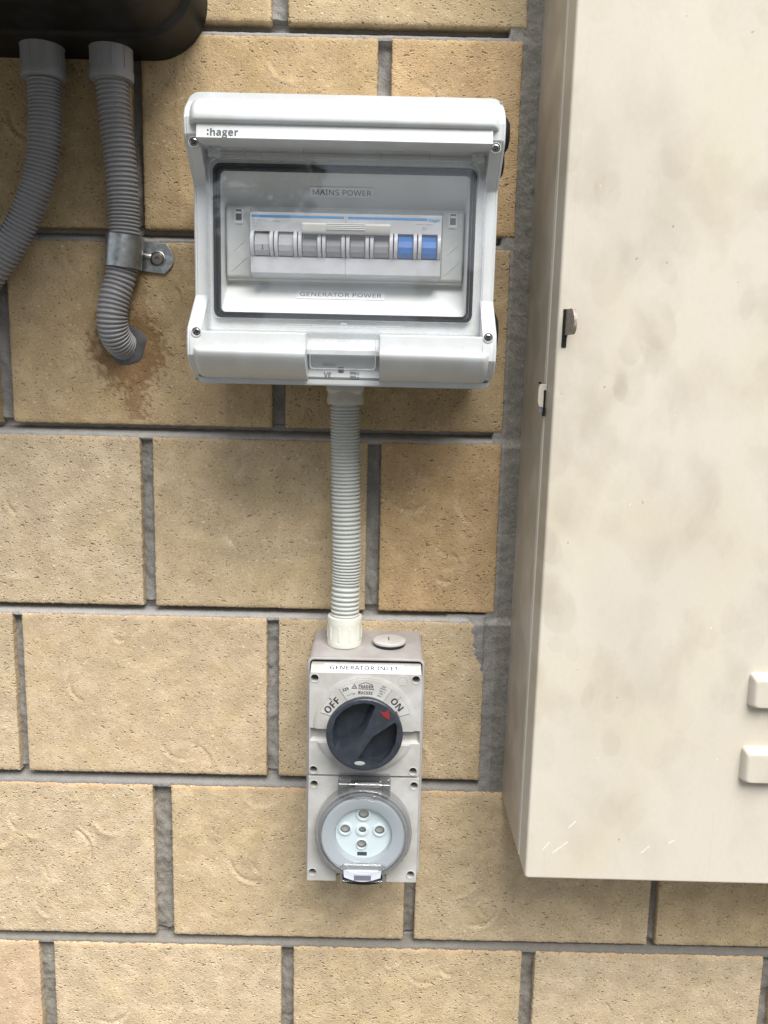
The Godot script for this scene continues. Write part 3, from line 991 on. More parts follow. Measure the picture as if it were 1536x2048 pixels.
	# cover screws in their wells
	for p in [[0.1872, 0.5637, 0.1402], [0.4020, 0.5642, 0.1402], [0.1877, 0.4315, 0.1418], [0.4020, 0.4319, 0.1418]]:
		s = Shape.new()
		s.xf = Transform3D(Basis(), Vector3(p[0], p[1], p[2]))
		s.lathe([[0.0034, -0.010], [0.0034, 0.0004], [0.0037, 0.0009], [0.0033, 0.0010], [0.0030, -0.002]], 24, false)
		part("screw_well", s, greyish, t)
		s = Shape.new()
		s.xf = Transform3D(Basis(Vector3.BACK, rng.randf() * 3.0), Vector3(p[0], p[1], p[2] - 0.0020))
		s.lathe([[0.0031, -0.006], [0.0031, 0.0010], [0.0027, 0.0022], [0.0018, 0.0025], [0.0014, 0.0010], [0.0004, 0.0008]], 24)
		var sc := part("screw", s, steel, t)
		s.v.clear()
		s.box(Vector3(-0.0021, -0.0005, 0.0014), Vector3(0.0021, 0.0005, 0.0026))
		s.box(Vector3(-0.0005, -0.0021, 0.0014), Vector3(0.0005, 0.0021, 0.00261))
		part("drive_cross", s, black, sc)
	# inner frame, gasket and the tunnel down to the modules
	s = Shape.new()
	s.frame(Shape.rrect(0.1900, 0.4310, 0.3990, 0.5690, 0.002, 6), Shape.rrect(0.2006, 0.4480, 0.3866, 0.5520, 0.0045, 6), 0.1010, 0.1130, 0.0006)
	part("window_frame", s, inner, t)
	s = Shape.new()
	for g in [[0.0, 0.0022, 0.1175], [0.0031, 0.0046, 0.1180]]:
		s.frame(Shape.rrect(0.1957 + g[0], 0.4437 + g[0], 0.3920 - g[0], 0.5558 - g[0], 0.0062 - g[0] * 0.5, 8), Shape.rrect(0.1957 + g[1] + 0.0002, 0.4437 + g[1], 0.3920 - g[1], 0.5558 - g[1], 0.0062 - g[1] * 0.5, 8), 0.1120, g[2], 0.0004)
	part("gasket", s, rubber, t)
	s = Shape.new()
	var a0 := Shape.at(Shape.rrect(0.2006, 0.4480, 0.3866, 0.5520, 0.0045, 6), 0.1125)
	var a1 := Shape.at(Shape.rrect(0.2010, 0.4730, 0.3860, 0.5310, 0.0008, 6), 0.0880)
	s.ring_in(a0, a1)
	s.fan(a1)
	part("tunnel", s, inner, t, 20)
	s = Shape.new()
	s.box(Vector3(0.2014, 0.4742, 0.0885), Vector3(0.3856, 0.5290, 0.0950), 0.0010)
	part("module_plate", s, greyish, t)
	for q in [[0.2020, 0.2212], [0.3676, 0.3850]]:
		s = Shape.new()
		s.box(Vector3(q[0], 0.4765, 0.0945), Vector3(q[1], 0.5280, 0.0990), 0.0012)
		var b := part("blank_plate", s, greyish, t)
		var mid: float = (q[0] + q[1]) / 2
		var wx: float = 0.2119 if q[0] < 0.3 else 0.3763
		s = Shape.new()
		s.slab(Shape.rrect(wx - 0.0034, 0.5155, wx + 0.0034, 0.5272, 0.0012, 3), 0.0985, 0.0999, 0.0006, 2)
		part("catch_surround", s, inner, b)
		s = Shape.new()
		s.box(Vector3(wx - 0.0022, 0.5182, 0.0985), Vector3(wx + 0.0022, 0.5262, 0.1003))
		part("catch_slot", s, mat(Color(0.06, 0.06, 0.06), 0.6), b)
		s = Shape.new()
		s.box(Vector3(wx - 0.0020, 0.5230, 0.0990), Vector3(wx + 0.0020, 0.5246, 0.1014), 0.0003)
		s.box(Vector3(wx - 0.0022, 0.5160, 0.0990), Vector3(wx + 0.0022, 0.5178, 0.1008), 0.0003)
		part("catch", s, inner, b)
		for k in [[0.5000, 0.0016, 0.0105], [0.4860, 0.0012, 0.0150]]:
			s = Shape.new()
			s.xf = Transform3D(Basis(Vector3.BACK, 0.72), Vector3(mid + 0.0004, k[0], 0.0988))
			s.box(Vector3(-k[2] * 0.55, -k[1] * 0.5, 0), Vector3(k[2] * 0.55, k[1] * 0.5, 0.0007), 0.0003)
			part("rib", s, greyish, b)
	build_switches(t, ink)
	# stickers
	var paper := mat(Color(0.80, 0.81, 0.81), 0.5)
	s = Shape.new()
	s.xf = Transform3D(Basis(Vector3.RIGHT, 0.834), Vector3(0.2907, 0.5402, 0.10015))
	s.box(Vector3(-0.0246, -0.0045, 0), Vector3(0.0246, 0.0045, 0.0003))
	var k1 := part("sticker", s, worn(mat(Color(0.80, 0.81, 0.81), 0.5), grime, 6.0), t)
	lettering("MAINS POWER", 0.0046, Vector3(0.2907, 0.5402, 0.10015) + Vector3(0, -0.00030, 0.00028), ink, k1, 0.0, 0.0448, false, 0.834)
	s = Shape.new()
	s.xf = Transform3D(Basis(Vector3.RIGHT, -0.775), Vector3(0.2907, 0.4642, 0.09685))
	s.box(Vector3(-0.0344, -0.0049, 0), Vector3(0.0344, 0.0049, 0.0003))
	var k2 := part("sticker", s, paper, t)
	lettering("GENERATOR POWER", 0.0042, Vector3(0.2907, 0.4642, 0.09685) + Vector3(0, 0.00022, 0.0003), mat(Color(0.10, 0.10, 0.12), 0.6), k2, 0.0, 0.0636, false, -0.775)
	# recess under the latch
	s = Shape.new()
	s.extrude_x(PackedVector2Array([Vector2(0.100, 0.3962), Vector2(0.1085, 0.3962), Vector2(0.1160, 0.3985), Vector2(0.1195, 0.4010), Vector2(0.1170, 0.4085), Vector2(0.1150, 0.4135), Vector2(0.1150, 0.4160), Vector2(0.1290, 0.4168), Vector2(0.1305, 0.4176), Vector2(0.1305, 0.4208), Vector2(0.1285, 0.4222), Vector2(0.1230, 0.4252), Vector2(0.1190, 0.4290), Vector2(0.1140, 0.4300), Vector2(0.1140, 0.4340), Vector2(0.100, 0.4340)]), 0.2670, 0.3234)
	var rc := part("latch_recess", s, white, t)
	var face := Vector3(0.0, 0.4042, 0.1190)
	lettering("VE", 0.0037, Vector3(0.2829, 0.4025, 0.1198), ink, rc, 0.0, 0.0054, false, -0.30)
	lettering("Vector", 0.0026, Vector3(0.2838, 0.4104, 0.1170), mat(Color(0.16, 0.16, 0.17), 0.6), rc, 0.0, 0.0100, false, -0.28)
	lettering("IP54", 0.0018, Vector3(0.3024, 0.4044, 0.1194), ink, rc, 0.0, 0.0048, true, -0.30)
	lettering("IP65", 0.0018, Vector3(0.3024, 0.4014, 0.1202), ink, rc, 0.0, 0.0048, true, -0.30)
	lettering("IEC 60695", 0.0011, Vector3(0.3024, 0.4072, 0.1184), mat(Color(0.2, 0.2, 0.2), 0.6), rc, 0.0, 0.0070, false, -0.30)
	s = Shape.new()
	for r in [[0.0020, 0.0015], [0.0010, 0.0006]]:
		s.xf = Transform3D(Basis(Vector3.RIGHT, -0.30), Vector3(0.2930, 0.4066, 0.1183))
		s.frame(Shape.rrect(-r[0], -r[0], r[0], r[0], 0.0001, 1), Shape.rrect(-r[1], -r[1], r[1], r[1], 0.0001, 1), -0.0003, 0.0002)
	part("insulation_symbol", s, ink, rc)
	s = Shape.new()
	s.xf = Transform3D(Basis(Vector3.RIGHT, -0.30), Vector3(0.3062, 0.4040, 0.1191))
	s.frame(Shape.rrect(-0.0007, -0.0008, 0.0007, 0.0008, 0.0005, 3), Shape.rrect(-0.0005, -0.0006, 0.0005, 0.0006, 0.0004, 3), -0.0003, 0.0002)
	for k in 3:
		s.box(Vector3(-0.0007, -0.0042 + k * 0.0006, -0.0003), Vector3(0.0007, -0.0039 + k * 0.0006, 0.0002))
	part("rating_symbol", s, mat(Color(0.2, 0.2, 0.2), 0.6), rc)
	# clear hinged door
	s = Shape.new()
	s.slab(Shape.rrect(0.1912, 0.4345, 0.3988, 0.5656, 0.0030, 6), 0.1185, 0.1262, 0.0012, 3)
	var door := part("clear_door", s, glass, t)
	s = Shape.new()
	s.frame(Shape.rrect(0.1910, 0.4343, 0.3990, 0.5658, 0.0032, 6), Shape.rrect(0.1926, 0.4357, 0.3974, 0.5644, 0.0024, 6), 0.1140, 0.1185, 0.0003)
	s.frame(Shape.rrect(0.1948, 0.4428, 0.3930, 0.5567, 0.0068, 8), Shape.rrect(0.1953, 0.4433, 0.3925, 0.5562, 0.0064, 8), 0.1262, 0.1270, 0.0002)
	part("door_rim", s, edge, door)
	for x in [0.1995, 0.3912]:
		s = Shape.new()
		s.xf = Transform3D(Basis(Vector3.UP, PI / 2), Vector3(x - 0.0045, 0.5608, 0.1262))
		s.lathe([[0.0034, 0.0], [0.0034, 0.0030], [0.0028, 0.0036], [0.0040, 0.0042], [0.0040, 0.0082], [0.0034, 0.0090]], 22)
		part("hinge_knuckle", s, edge, door)
	s = Shape.new()
	for q in [[0.5644, 0.2060, 0.2580], [0.5644, 0.3060, 0.3830], [0.5578, 0.2010, 0.3880]]:
		s.box(Vector3(q[1], q[0] - 0.0004, 0.1262), Vector3(q[2], q[0] + 0.0004, 0.1270), 0.0003)
	for x in [0.2210, 0.2330, 0.2640, 0.3200, 0.3560]:
		s.box(Vector3(x - 0.0003, 0.5583, 0.1262), Vector3(x + 0.0003, 0.5640, 0.1266), 0.0001)
	part("door_rib", s, edge, door)
	# thumb latch of the door
	s = Shape.new()
	s.slab(Shape.rrect(0.2705, 0.4068, 0.3196, 0.4380, 0.0028, 5), 0.1345, 0.1362, 0.0006, 2)
	var la := part("latch", s, glass, t)
	s = Shape.new()
	s.frame(Shape.rrect(0.2703, 0.4066, 0.3198, 0.4382, 0.0030, 6), Shape.rrect(0.2710, 0.4073, 0.3191, 0.4375, 0.0024, 6), 0.1340, 0.1364, 0.0002)
	s.frame(Shape.rrect(0.2530, 0.4378, 0.3390, 0.4396, 0.0009, 4), Shape.rrect(0.2534, 0.4382, 0.3386, 0.4392, 0.0005, 4), 0.1255, 0.1272, 0.0001)
	s.frame(Shape.circle(0.2948, 0.4272, 0.0034, 24), Shape.circle(0.2948, 0.4272, 0.0028, 24), 0.1362, 0.1369, 0.0001)
	for x in [0.2812, 0.3062]:
		s.frame(Shape.circle(x, 0.4262, 0.0019, 16), Shape.circle(x, 0.4262, 0.0015, 16), 0.1362, 0.1366, 0.0001)
	s.box(Vector3(0.2925, 0.4388, 0.1262), Vector3(0.2975, 0.4412, 0.1290), 0.0006)
	s.box(Vector3(0.2936, 0.4360, 0.1262), Vector3(0.2964, 0.4388, 0.1284), 0.0005)
	part("latch_edge", s, edge, la)

func build_switches(t: Node3D, ink: Material) -> void:
	var body_m := worn(mat(Color(0.52, 0.53, 0.56), 0.42), grime_texture(0.9, 41), 8.0)
	var cheek_m := mat(Color(0.50, 0.50, 0.52), 0.35)
	var grey := mat(Color(0.23, 0.22, 0.225), 0.45)
	var blue := mat(Color(0.003, 0.115, 0.40), 0.42)
	var pale_grey := mat(Color(0.33, 0.325, 0.33), 0.45)
	var stripe_m := mat(Color(0.022, 0.22, 0.48), 0.5)
	var pale_ink := mat(Color(0.30, 0.30, 0.33), 0.6)
	var pitch := 0.01806
	var x0 := 0.2226
	for dev in 2:
		var xa := x0 + dev * 4 * pitch + 0.0001
		var xb := xa + 4 * pitch - 0.0002
		var s := Shape.new()
		s.extrude_x(PackedVector2Array([Vector2(0.0945, 0.4764), Vector2(0.1085, 0.4768), Vector2(0.1105, 0.4786), Vector2(0.1110, 0.4902), Vector2(0.1030, 0.4906), Vector2(0.1030, 0.5082), Vector2(0.1128, 0.5086), Vector2(0.1132, 0.5214), Vector2(0.1120, 0.5226), Vector2(0.0945, 0.5228)]), xa, xb)
		var b := part("changeover_switch", s, body_m, t, 30, "right switch with two blue toggles" if dev else "left switch with all grey toggles")
		s = Shape.new()
		s.slab(Shape.rrect(xa + 0.0012, 0.5186, (xb - 0.0012) if dev == 0 else 0.3562, 0.5202, 0.0007, 4), 0.1126, 0.1134)
		part("blue_stripe", s, stripe_m, b)
		if dev == 1: 
			lettering("hager", 0.0022, Vector3(0.36165, 0.5190, 0.1133), stripe_m, b, 0.0, 0.0080, true)
			s = Shape.new()
			for dy in [0.0006, -0.0006]: s.slab(Shape.circle(0.35705, 0.5189 + dy, 0.00035, 8), 0.1126, 0.1134)
			part("logo_dot", s, stripe_m, b)
			lettering("I-0-II", 0.0010, Vector3(0.3540, 0.5125, 0.1131), pale_ink, b)
		else:
			lettering("SF 463", 0.0013, Vector3(0.2278, 0.5164, 0.1132), pale_ink, b, 0.0, 0.0062)
			lettering("In 63 A", 0.0012, Vector3(0.2274, 0.5142, 0.1132), pale_ink, b, 0.0, 0.0054)
			lettering("400 V~", 0.0011, Vector3(0.2268, 0.5121, 0.1132), pale_ink, b, 0.0, 0.0042)
		# printed switch diagram
		s = Shape.new()
		var dx := 0.2385 if dev == 0 else 0.3535
		for q in [[-0.0058, 0.5158, 0.0050], [0.0018, 0.5158, 0.0050]]: s.box(Vector3(dx + q[0], q[1] - 0.00008, 0.1129), Vector3(dx + q[0] + q[2], q[1] + 0.00008, 0.1133))
		s.box(Vector3(dx - 0.0002, 0.5122, 0.1129), Vector3(dx + 0.0000, 0.5146, 0.1133))
		part("switch_diagram", s, pale_ink, b)
		for k in 4:
			var c := xa + (k + 0.5) * pitch
			for e in [-1.0, 1.0]:
				# curved cheek either side of the toggle
				s = Shape.new()
				var prof := PackedVector2Array([Vector2(0.1025, 0.4905), Vector2(0.1110, 0.4905), Vector2(0.1128, 0.4925), Vector2(0.1150, 0.4936), Vector2(0.1166, 0.4965), Vector2(0.1174, 0.5000), Vector2(0.1170, 0.5040), Vector2(0.1155, 0.5068), Vector2(0.1130, 0.5088), Vector2(0.1025, 0.5088)])
				var xm: float = c + e * 0.00725
				s.extrude_x(prof, xm - 0.00125, xm + 0.00125)
				part("cheek", s, cheek_m, b, 50)
			s = Shape.new()
			var pr := PackedVector2Array([Vector2(0.1025, 0.4908), Vector2(0.1118, 0.4912), Vector2(0.1142, 0.4944), Vector2(0.1150, 0.4985), Vector2(0.1140, 0.5030), Vector2(0.1125, 0.5046), Vector2(0.1102, 0.5078), Vector2(0.1025, 0.5080)])
			s.extrude_x(pr, c - 0.0054, c + 0.0054)
			var is_blue := dev == 1 and k > 1
			var tg := part("toggle", s, blue if is_blue else (pale_grey if dev == 0 and k < 2 else grey), b, 16, "blue toggle" if is_blue else "")
			if dev == 0 and k == 0: lettering("I", 0.0032, Vector3(c + 0.0006, 0.4968, 0.1149), ink, tg, 0.0, 0.0016, true)
	# locking bar across the middle poles
	var bar := Shape.new()
	bar.extrude_x(PackedVector2Array([Vector2(0.1122, 0.5070), Vector2(0.1190, 0.5066), Vector2(0.1205, 0.5082), Vector2(0.1212, 0.5128), Vector2(0.1200, 0.5140), Vector2(0.1122, 0.5142)]), 0.2629, 0.3283)
	var bo := part("interlock_bar", bar, worn(mat(Color(0.55, 0.55, 0.53), 0.42), grime_texture(0.9, 43), 8.0), t)
	bar = Shape.new()
	for k in 4:
		bar.box(Vector3(0.2806, 0.5092 + k * 0.0013, 0.1200), Vector3(0.3096, 0.5099 + k * 0.0013, 0.1216), 0.0002)
	part("grip_ribs", bar, mat(Color(0.60, 0.60, 0.58), 0.42), bo)


# ------------------------------------------------------------------ generator inlet
func build_inlet(grime: Texture2D) -> void:
	var body_m := worn(mat(Color(0.400, 0.380, 0.375), 0.42), grime, 6.0)
	var cover_m := worn(mat(Color(0.490, 0.485, 0.465), 0.36), grime, 6.0)
	var black := mat(Color(0.010, 0.010, 0.012), 0.5)
	var ink := mat(Color(0.035, 0.033, 0.033), 0.6)
	var knob_m := worn(mat(Color(0.034, 0.041, 0.055), 0.36), grime_texture(0.75, 55, 0.02), 9.0)
	var t := thing("generator_inlet", "grey wall box with dark rotary switch above a round clear-lidded power inlet", "power inlet", Vector3(0.3158, -0.05, 0))
	var s := Shape.new()
	var prev := PackedVector3Array()
	for q in [[-0.0008, 0.0002, 0.0, 0.006], [0.0, 0.0, 0.003, 0.006], [0.0002, 0.0042, 0.0664, 0.006], [-0.0006, 0.0036, 0.0672, 0.006], [-0.0006, 0.0036, 0.0694, 0.006], [0.0004, 0.0044, 0.0704, 0.005], [0.0017, 0.0054, 0.0704, 0.004], [0.0019, 0.0056, 0.0640, 0.004]]:
		var now := Shape.at(Shape.rrect(0.2650 + q[0], -0.0500 + q[1] * 0.6, 0.3668 - q[0], 0.1630 - q[1], q[3], 6), q[2])
		if prev.size(): s.ring(prev, now)
		else: s.fan(now, true)
		prev = now
	part("mounting_box", s, body_m, t, 50)
	s = Shape.new()
	s.slab(Shape.rrect(0.2668, -0.0470, 0.3650, 0.1574, 0.004, 6), 0.0600, 0.0665)
	part("seal", s, black, t)
	# blanking plug on the top
	s = Shape.new()
	s.xf = Transform3D(Basis(Vector3.RIGHT, -PI / 2), Vector3(0.3360, 0.1606, 0.0352))
	s.lathe([[0.0142, 0.0], [0.0146, 0.0012], [0.0146, 0.0022]], 36)
	part("plug_washer", s, black, t)
	s = Shape.new()
	s.xf = Transform3D(Basis(Vector3.RIGHT, -PI / 2), Vector3(0.3360, 0.1606, 0.0352))
	s.lathe([[0.0146, 0.0024], [0.0151, 0.0030], [0.0150, 0.0046], [0.0138, 0.0055], [0.0, 0.0059]], 36)
	var pl := part("blanking_plug", s, worn(mat(Color(0.56, 0.54, 0.53), 0.35), grime, 6.0), t, 50)
	s = Shape.new()
	s.box(Vector3(0.3350, 0.1662, 0.0310), Vector3(0.3358, 0.1668, 0.0400))
	part("coin_slot", s, black, pl)
	# upper cover: sloped head, screw holes, side notches, round boss
	s = Shape.new()
	var notch_l := PackedVector2Array([Vector2(0.2680, 0.0880), Vector2(0.2845, 0.0880), Vector2(0.2845, 0.1000), Vector2(0.2680, 0.1000)])
	var notch_r := PackedVector2Array([Vector2(0.3478, 0.0870), Vector2(0.3640, 0.0870), Vector2(0.3640, 0.0990), Vector2(0.3478, 0.0990)])
	var holes := []
	for p in [[0.2720, 0.1452], [0.3592, 0.1456], [0.2716, 0.0612], [0.3588, 0.0616]]: holes.append([Shape.circle(p[0], p[1], 0.0033, 18), 0.012, 0.0003])
	holes.append([notch_l, 0.0045, 0.0022]); holes.append([notch_r, 0.0045, 0.0022])
	s.prism(Shape.rrect(0.2676, 0.0570, 0.3644, 0.1500, 0.0022, 4), holes, 0.0655, 0.0832)
	s.extrude_x(PackedVector2Array([Vector2(0.0655, 0.1490), Vector2(0.0830, 0.1490), Vector2(0.08305, 0.1503), Vector2(0.0822, 0.1512), Vector2(0.0764, 0.1546), Vector2(0.0746, 0.1551), Vector2(0.0655, 0.1546)]), 0.2684, 0.3636)
	var cv := part("switch_cover", s, cover_m, t, 25)
	s = Shape.new()
	for q in [[0.0442, 0.0826, 0.0842], [0.0432, 0.0842, 0.0853], [0.0418, 0.0853, 0.0860]]:
		for piece in Geometry2D.clip_polygons(scaled(Shape.circle(0.3160, 0.1040, q[0], 64), 1e4), scaled(PackedVector2Array([Vector2(0.25, 0.0875), Vector2(0.2845, 0.0875), Vector2(0.2845, 0.1005), Vector2(0.25, 0.1005)]), 1e4)):
			for bit in Geometry2D.clip_polygons(piece, scaled(PackedVector2Array([Vector2(0.3478, 0.0865), Vector2(0.38, 0.0865), Vector2(0.38, 0.0995), Vector2(0.3478, 0.0995)]), 1e4)):
				s.prism(scaled(bit, 1e-4), [], q[1], q[2], false)
	part("boss", s, cover_m, cv, 30)
	for p in [[0.2720, 0.1452], [0.3592, 0.1456], [0.2716, 0.0612], [0.3588, 0.0616]]:
		s = Shape.new()
		s.xf = Transform3D(Basis(), Vector3(p[0], p[1], 0.0832))
		s.lathe([[0.0042, -0.0003], [0.0041, 0.0003], [0.0036, 0.0004], [0.0033, -0.0006]], 24, false)
		part("screw_collar", s, cover_m, cv, 60)
	s = Shape.new()
	s.frame(Shape.circle(0.3478, 0.1445, 0.0042, 28), Shape.circle(0.3478, 0.1445, 0.0038, 28), 0.0826, 0.0835, 0.0001)
	part("moulding_mark", s, cover_m, cv, 60)
	# label on the sloped head
	s = Shape.new()
	var sl := atan2(0.0062, 0.0044)
	s.xf = Transform3D(Basis(Vector3.RIGHT, -sl), Vector3(0.3141, 0.1535, 0.0791))
	s.box(Vector3(-0.0342, -0.0036, -0.0002), Vector3(0.0342, 0.0036, 0.0003))
	var lb := part("sticker", s, mat(Color(0.80, 0.80, 0.79), 0.4), t)
	lettering("GENERATOR INLET", 0.0040, Vector3(0.3141, 0.1535, 0.0791) + Vector3(0, 0.0003 * sin(sl), 0.0003 * cos(sl) + 0.00012), mat(Color(0.03, 0.03, 0.06), 0.6), lb, 0.0, 0.0590, true, -sl)
	# printed legends on the boss, thin raised plates
	var plate := worn(mat(Color(0.545, 0.54, 0.525), 0.36), grime, 6.0)
	var line := mat(Color(0.33, 0.33, 0.32), 0.6)
	var c := Vector2(0.3160, 0.1040)
	var legends := []
	for q in [[134.0, 163.0], [56.0, 124.0], [18.0, 47.0]]:
		s = Shape.new()
		var o := sector(c, 0.0265, 0.0404, q[0], q[1])
		s.prism(o, [], 0.0858, 0.08645)
		var lg := part("legend_plate", s, plate, cv)
		s = Shape.new()
		var path := PackedVector3Array()
		for p in sector(c, 0.0262, 0.0404, q[0], q[1]): path.append(Vector3(p.x, p.y, 0.08645))
		path.append(path[0])
		s.tube(path, PackedFloat32Array([0.00012]), 5, false)
		part("legend_outline", s, line, lg)
		legends.append(lg)
	var zt := 0.08655
	lettering("OFF", 0.0060, polar(c, 0.0338, 147.5, zt), ink, legends[0], deg_to_rad(48), 0.0160, true)
	lettering("0", 0.0026, polar(c, 0.0385, 141.5, zt), ink, legends[0], deg_to_rad(46), 0.0014)
	lettering("ON", 0.0058, polar(c, 0.0338, 36.5, zt), ink, legends[2], deg_to_rad(-48), 0.0120, true)
	lettering("I", 0.0028, polar(c, 0.0388, 41.5, zt), ink, legends[2], deg_to_rad(-46), 0.0005)
	lettering("TRADER", 0.0026, Vector3(0.3162, 0.1397, zt), ink, legends[1], 0.0, 0.0132, true)
	lettering("BUC532", 0.0025, Vector3(0.3158, 0.1341, zt), ink, legends[1], -0.02, 0.0122, true)
	lettering("32A", 0.0026, Vector3(0.2988, 0.1370, zt), ink, legends[1], 0.40, 0.0056, true)
	lettering("3x32", 0.0011, Vector3(0.3318, 0.1398, zt), ink, legends[1], -0.36, 0.0034)
	for k in 4:
		lettering(["M250 3", "50Hz A", "IP66", "500V~"][k], 0.0011, Vector3(0.3314 - k * 0.0011, 0.1378 - k * 0.0021, zt), ink, legends[1], -0.36, [0.0056, 0.0052, 0.0034, 0.0042][k])
	s = Shape.new()
	for q in [[Vector2(0.3106, 0.1418), Vector2(0.3162, 0.1434)], [Vector2(0.3162, 0.1434), Vector2(0.3218, 0.1417)], [Vector2(0.3100, 0.1378), Vector2(0.3226, 0.1375)], [Vector2(0.3228, 0.1377), Vector2(0.3228, 0.1366)]]:
		bar2(s, q[0], q[1], 0.00036, zt)
	var tri := Vector2(0.3064, 0.1394)
	for q in 3: bar2(s, polar2(tri, 0.0026, 90 + q * 120), polar2(tri, 0.0026, 210 + q * 120), 0.00034, zt)
	s.frame(Shape.circle(tri.x, tri.y - 0.0003, 0.0010, 12), Shape.circle(tri.x, tri.y - 0.0003, 0.0007, 12), zt - 0.0002, zt + 0.0001)
	for q in [[Vector2(0.3002, 0.1312), Vector2(0.3028, 0.1322)], [Vector2(0.3028, 0.1322), Vector2(0.3044, 0.1338)], [Vector2(0.3046, 0.1326), Vector2(0.3074, 0.1336)], [Vector2(0.3056, 0.1338), Vector2(0.3062, 0.1322)]]:
		bar2(s, q[0], q[1], 0.00018, zt)
	bar2(s, Vector2(0.3178, 0.1466), Vector2(0.3178, 0.1456), 0.0003, 0.0833)
	part("maker_mark", s, ink, legends[1])
	# rotary knob with two thumb hollows either side of a slanting grip
	s = Shape.new()
	var kc := Vector2(0.3160, 0.1040)
	var hollow1 := PackedVector2Array([kc + Vector2(0.0090, 0.0255), kc + Vector2(0.0060, 0.0277), kc + Vector2(-0.0010, 0.0285), kc + Vector2(-0.0100, 0.0268), kc + Vector2(-0.0180, 0.0218), kc + Vector2(-0.0242, 0.0145), kc + Vector2(-0.0270, 0.0050), kc + Vector2(-0.0268, -0.0050), kc + Vector2(-0.0245, -0.0120), kc + Vector2(-0.0222, -0.0138), kc + Vector2(-0.0180, -0.0125), kc + Vector2(-0.0036, -0.0022), kc + Vector2(0.0012, 0.0055)])
	var hollow2 := PackedVector2Array([kc + Vector2(0.0258, 0.0120), kc + Vector2(0.0236, 0.0108), kc + Vector2(0.0075, -0.0010), kc + Vector2(0.0022, -0.0085), kc + Vector2(-0.0048, -0.0208), kc + Vector2(-0.0038, -0.0222), kc + Vector2(0.0060, -0.0262), kc + Vector2(0.0140, -0.0240), kc + Vector2(0.0215, -0.0170), kc + Vector2(0.0262, -0.0070), kc + Vector2(0.0275, 0.0030), kc + Vector2(0.0272, 0.0090)])
	hollow2.reverse()
	var rimk := Shape.circle(kc.x, kc.y, 0.0308, 72)
	s.prism(rimk, [[hollow1, 0.0155, 0.0026], [hollow2, 0.0155, 0.0026]], 0.1040, 0.1052, false)
	s.xf = Transform3D(Basis(), Vector3(kc.x, kc.y, 0))
	s.lathe([[0.0270, 0.0861], [0.0280, 0.0900], [0.0308, 0.0980], [0.0323, 0.1012], [0.0326, 0.1026], [0.0323, 0.1040], [0.0317, 0.1048], [0.0308, 0.1052]], 72, false)
	s.xf = Transform3D()
	var kn := part("rotary_knob", s, knob_m, t, 30)
	s = Shape.new()
	var el := PackedVector2Array()
	for i in 18: el.append(kc + Vector2(-0.0035 + 0.0046 * cos(TAU * i / 18), -0.0252 + 0.0018 * sin(TAU * i / 18)))
	s.slab(el, 0.1040, 0.1056, 0.0004, 2)
	part("padlock_hole", s, mat(Color(0.33, 0.34, 0.32), 0.6), kn)
	s = Shape.new()
	var mk := PackedVector2Array()
	for p in [[-0.0052, 0.0028], [-0.0026, 0.0022], [0.0000, 0.0024], [0.0008, 0.0038], [0.0022, 0.0042], [0.0032, 0.0034], [0.0026, 0.0018], [0.0030, 0.0004], [0.0028, -0.0018], [0.0036, -0.0042], [0.0018, -0.0038], [-0.0006, -0.0024], [-0.0022, -0.0010], [-0.0036, 0.0004], [-0.0040, 0.0018]]: mk.append(kc + Vector2(0.0178, 0.0186) + Vector2(p[0], p[1]))
	s.prism(mk if not Geometry2D.is_polygon_clockwise(mk) else rev(mk), [], 0.1045, 0.1056)
	part("red_mark", s, worn(mat(Color(0.30, 0.022, 0.025), 0.6), grime_texture(0.55, 57, 0.05), 40.0), kn)
	# lower cover
	s = Shape.new()
	holes = []
	for p in [[0.2722, 0.0472], [0.3602, 0.0476], [0.2714, -0.0372], [0.3594, -0.0376]]: holes.append([Shape.circle(p[0], p[1], 0.0033, 18), 0.012, 0.0003])
	var oc := PackedVector2Array([Vector2(0.2668, -0.0452), Vector2(0.2926, -0.0452), Vector2(0.2926, -0.0380), Vector2(0.3378, -0.0380), Vector2(0.3378, -0.0452), Vector2(0.3644, -0.0452), Vector2(0.3644, 0.0540), Vector2(0.2674, 0.0540)])
	s.prism(oc, holes, 0.0655, 0.0822)
	s.extrude_x(PackedVector2Array([Vector2(0.0655, 0.0540), Vector2(0.0822, 0.0539), Vector2(0.0790, 0.0558), Vector2(0.0655, 0.0562)]), 0.2676, 0.3642)
	var cl := part("inlet_cover", s, cover_m, t, 25)
	for p in [[0.2722, 0.0472], [0.3602, 0.0476], [0.2714, -0.0372], [0.3594, -0.0376]]:
		s = Shape.new()
		s.xf = Transform3D(Basis(), Vector3(p[0], p[1], 0.0822))
		s.lathe([[0.0042, -0.0003], [0.0041, 0.0003], [0.0036, 0.0004], [0.0033, -0.0006]], 24, false)
		part("screw_collar", s, cover_m, cl, 60)
	# socket with five pin holes, the shade inside painted as dark liners and floors
	var pale := mat(Color(0.58, 0.67, 0.69), 0.42)
	var shroud := mat(Color(0.33, 0.365, 0.39), 0.35)
	var sc := Vector3(0.3164, 0.0040, 0)
	s = Shape.new()
	s.xf = Transform3D(Basis(), sc)
	s.lathe([[0.0375, 0.0815], [0.0375, 0.0915], [0.0366, 0.0928], [0.0350, 0.0932], [0.0260, 0.0912], [0.0250, 0.0900], [0.0247, 0.0780]], 64, false)
	var so := part("socket", s, shroud, t, 40)
	s = Shape.new()
	holes = []
	var pc := Vector2(sc.x - 0.0008, sc.y + 0.0028)
	var pins := [pc + Vector2(0.0008, 0.0150), pc + Vector2(-0.0152, 0.0004), pc + Vector2(0.0152, 0.0), pc + Vector2(0, 0), pc + Vector2(-0.0004, -0.0136)]
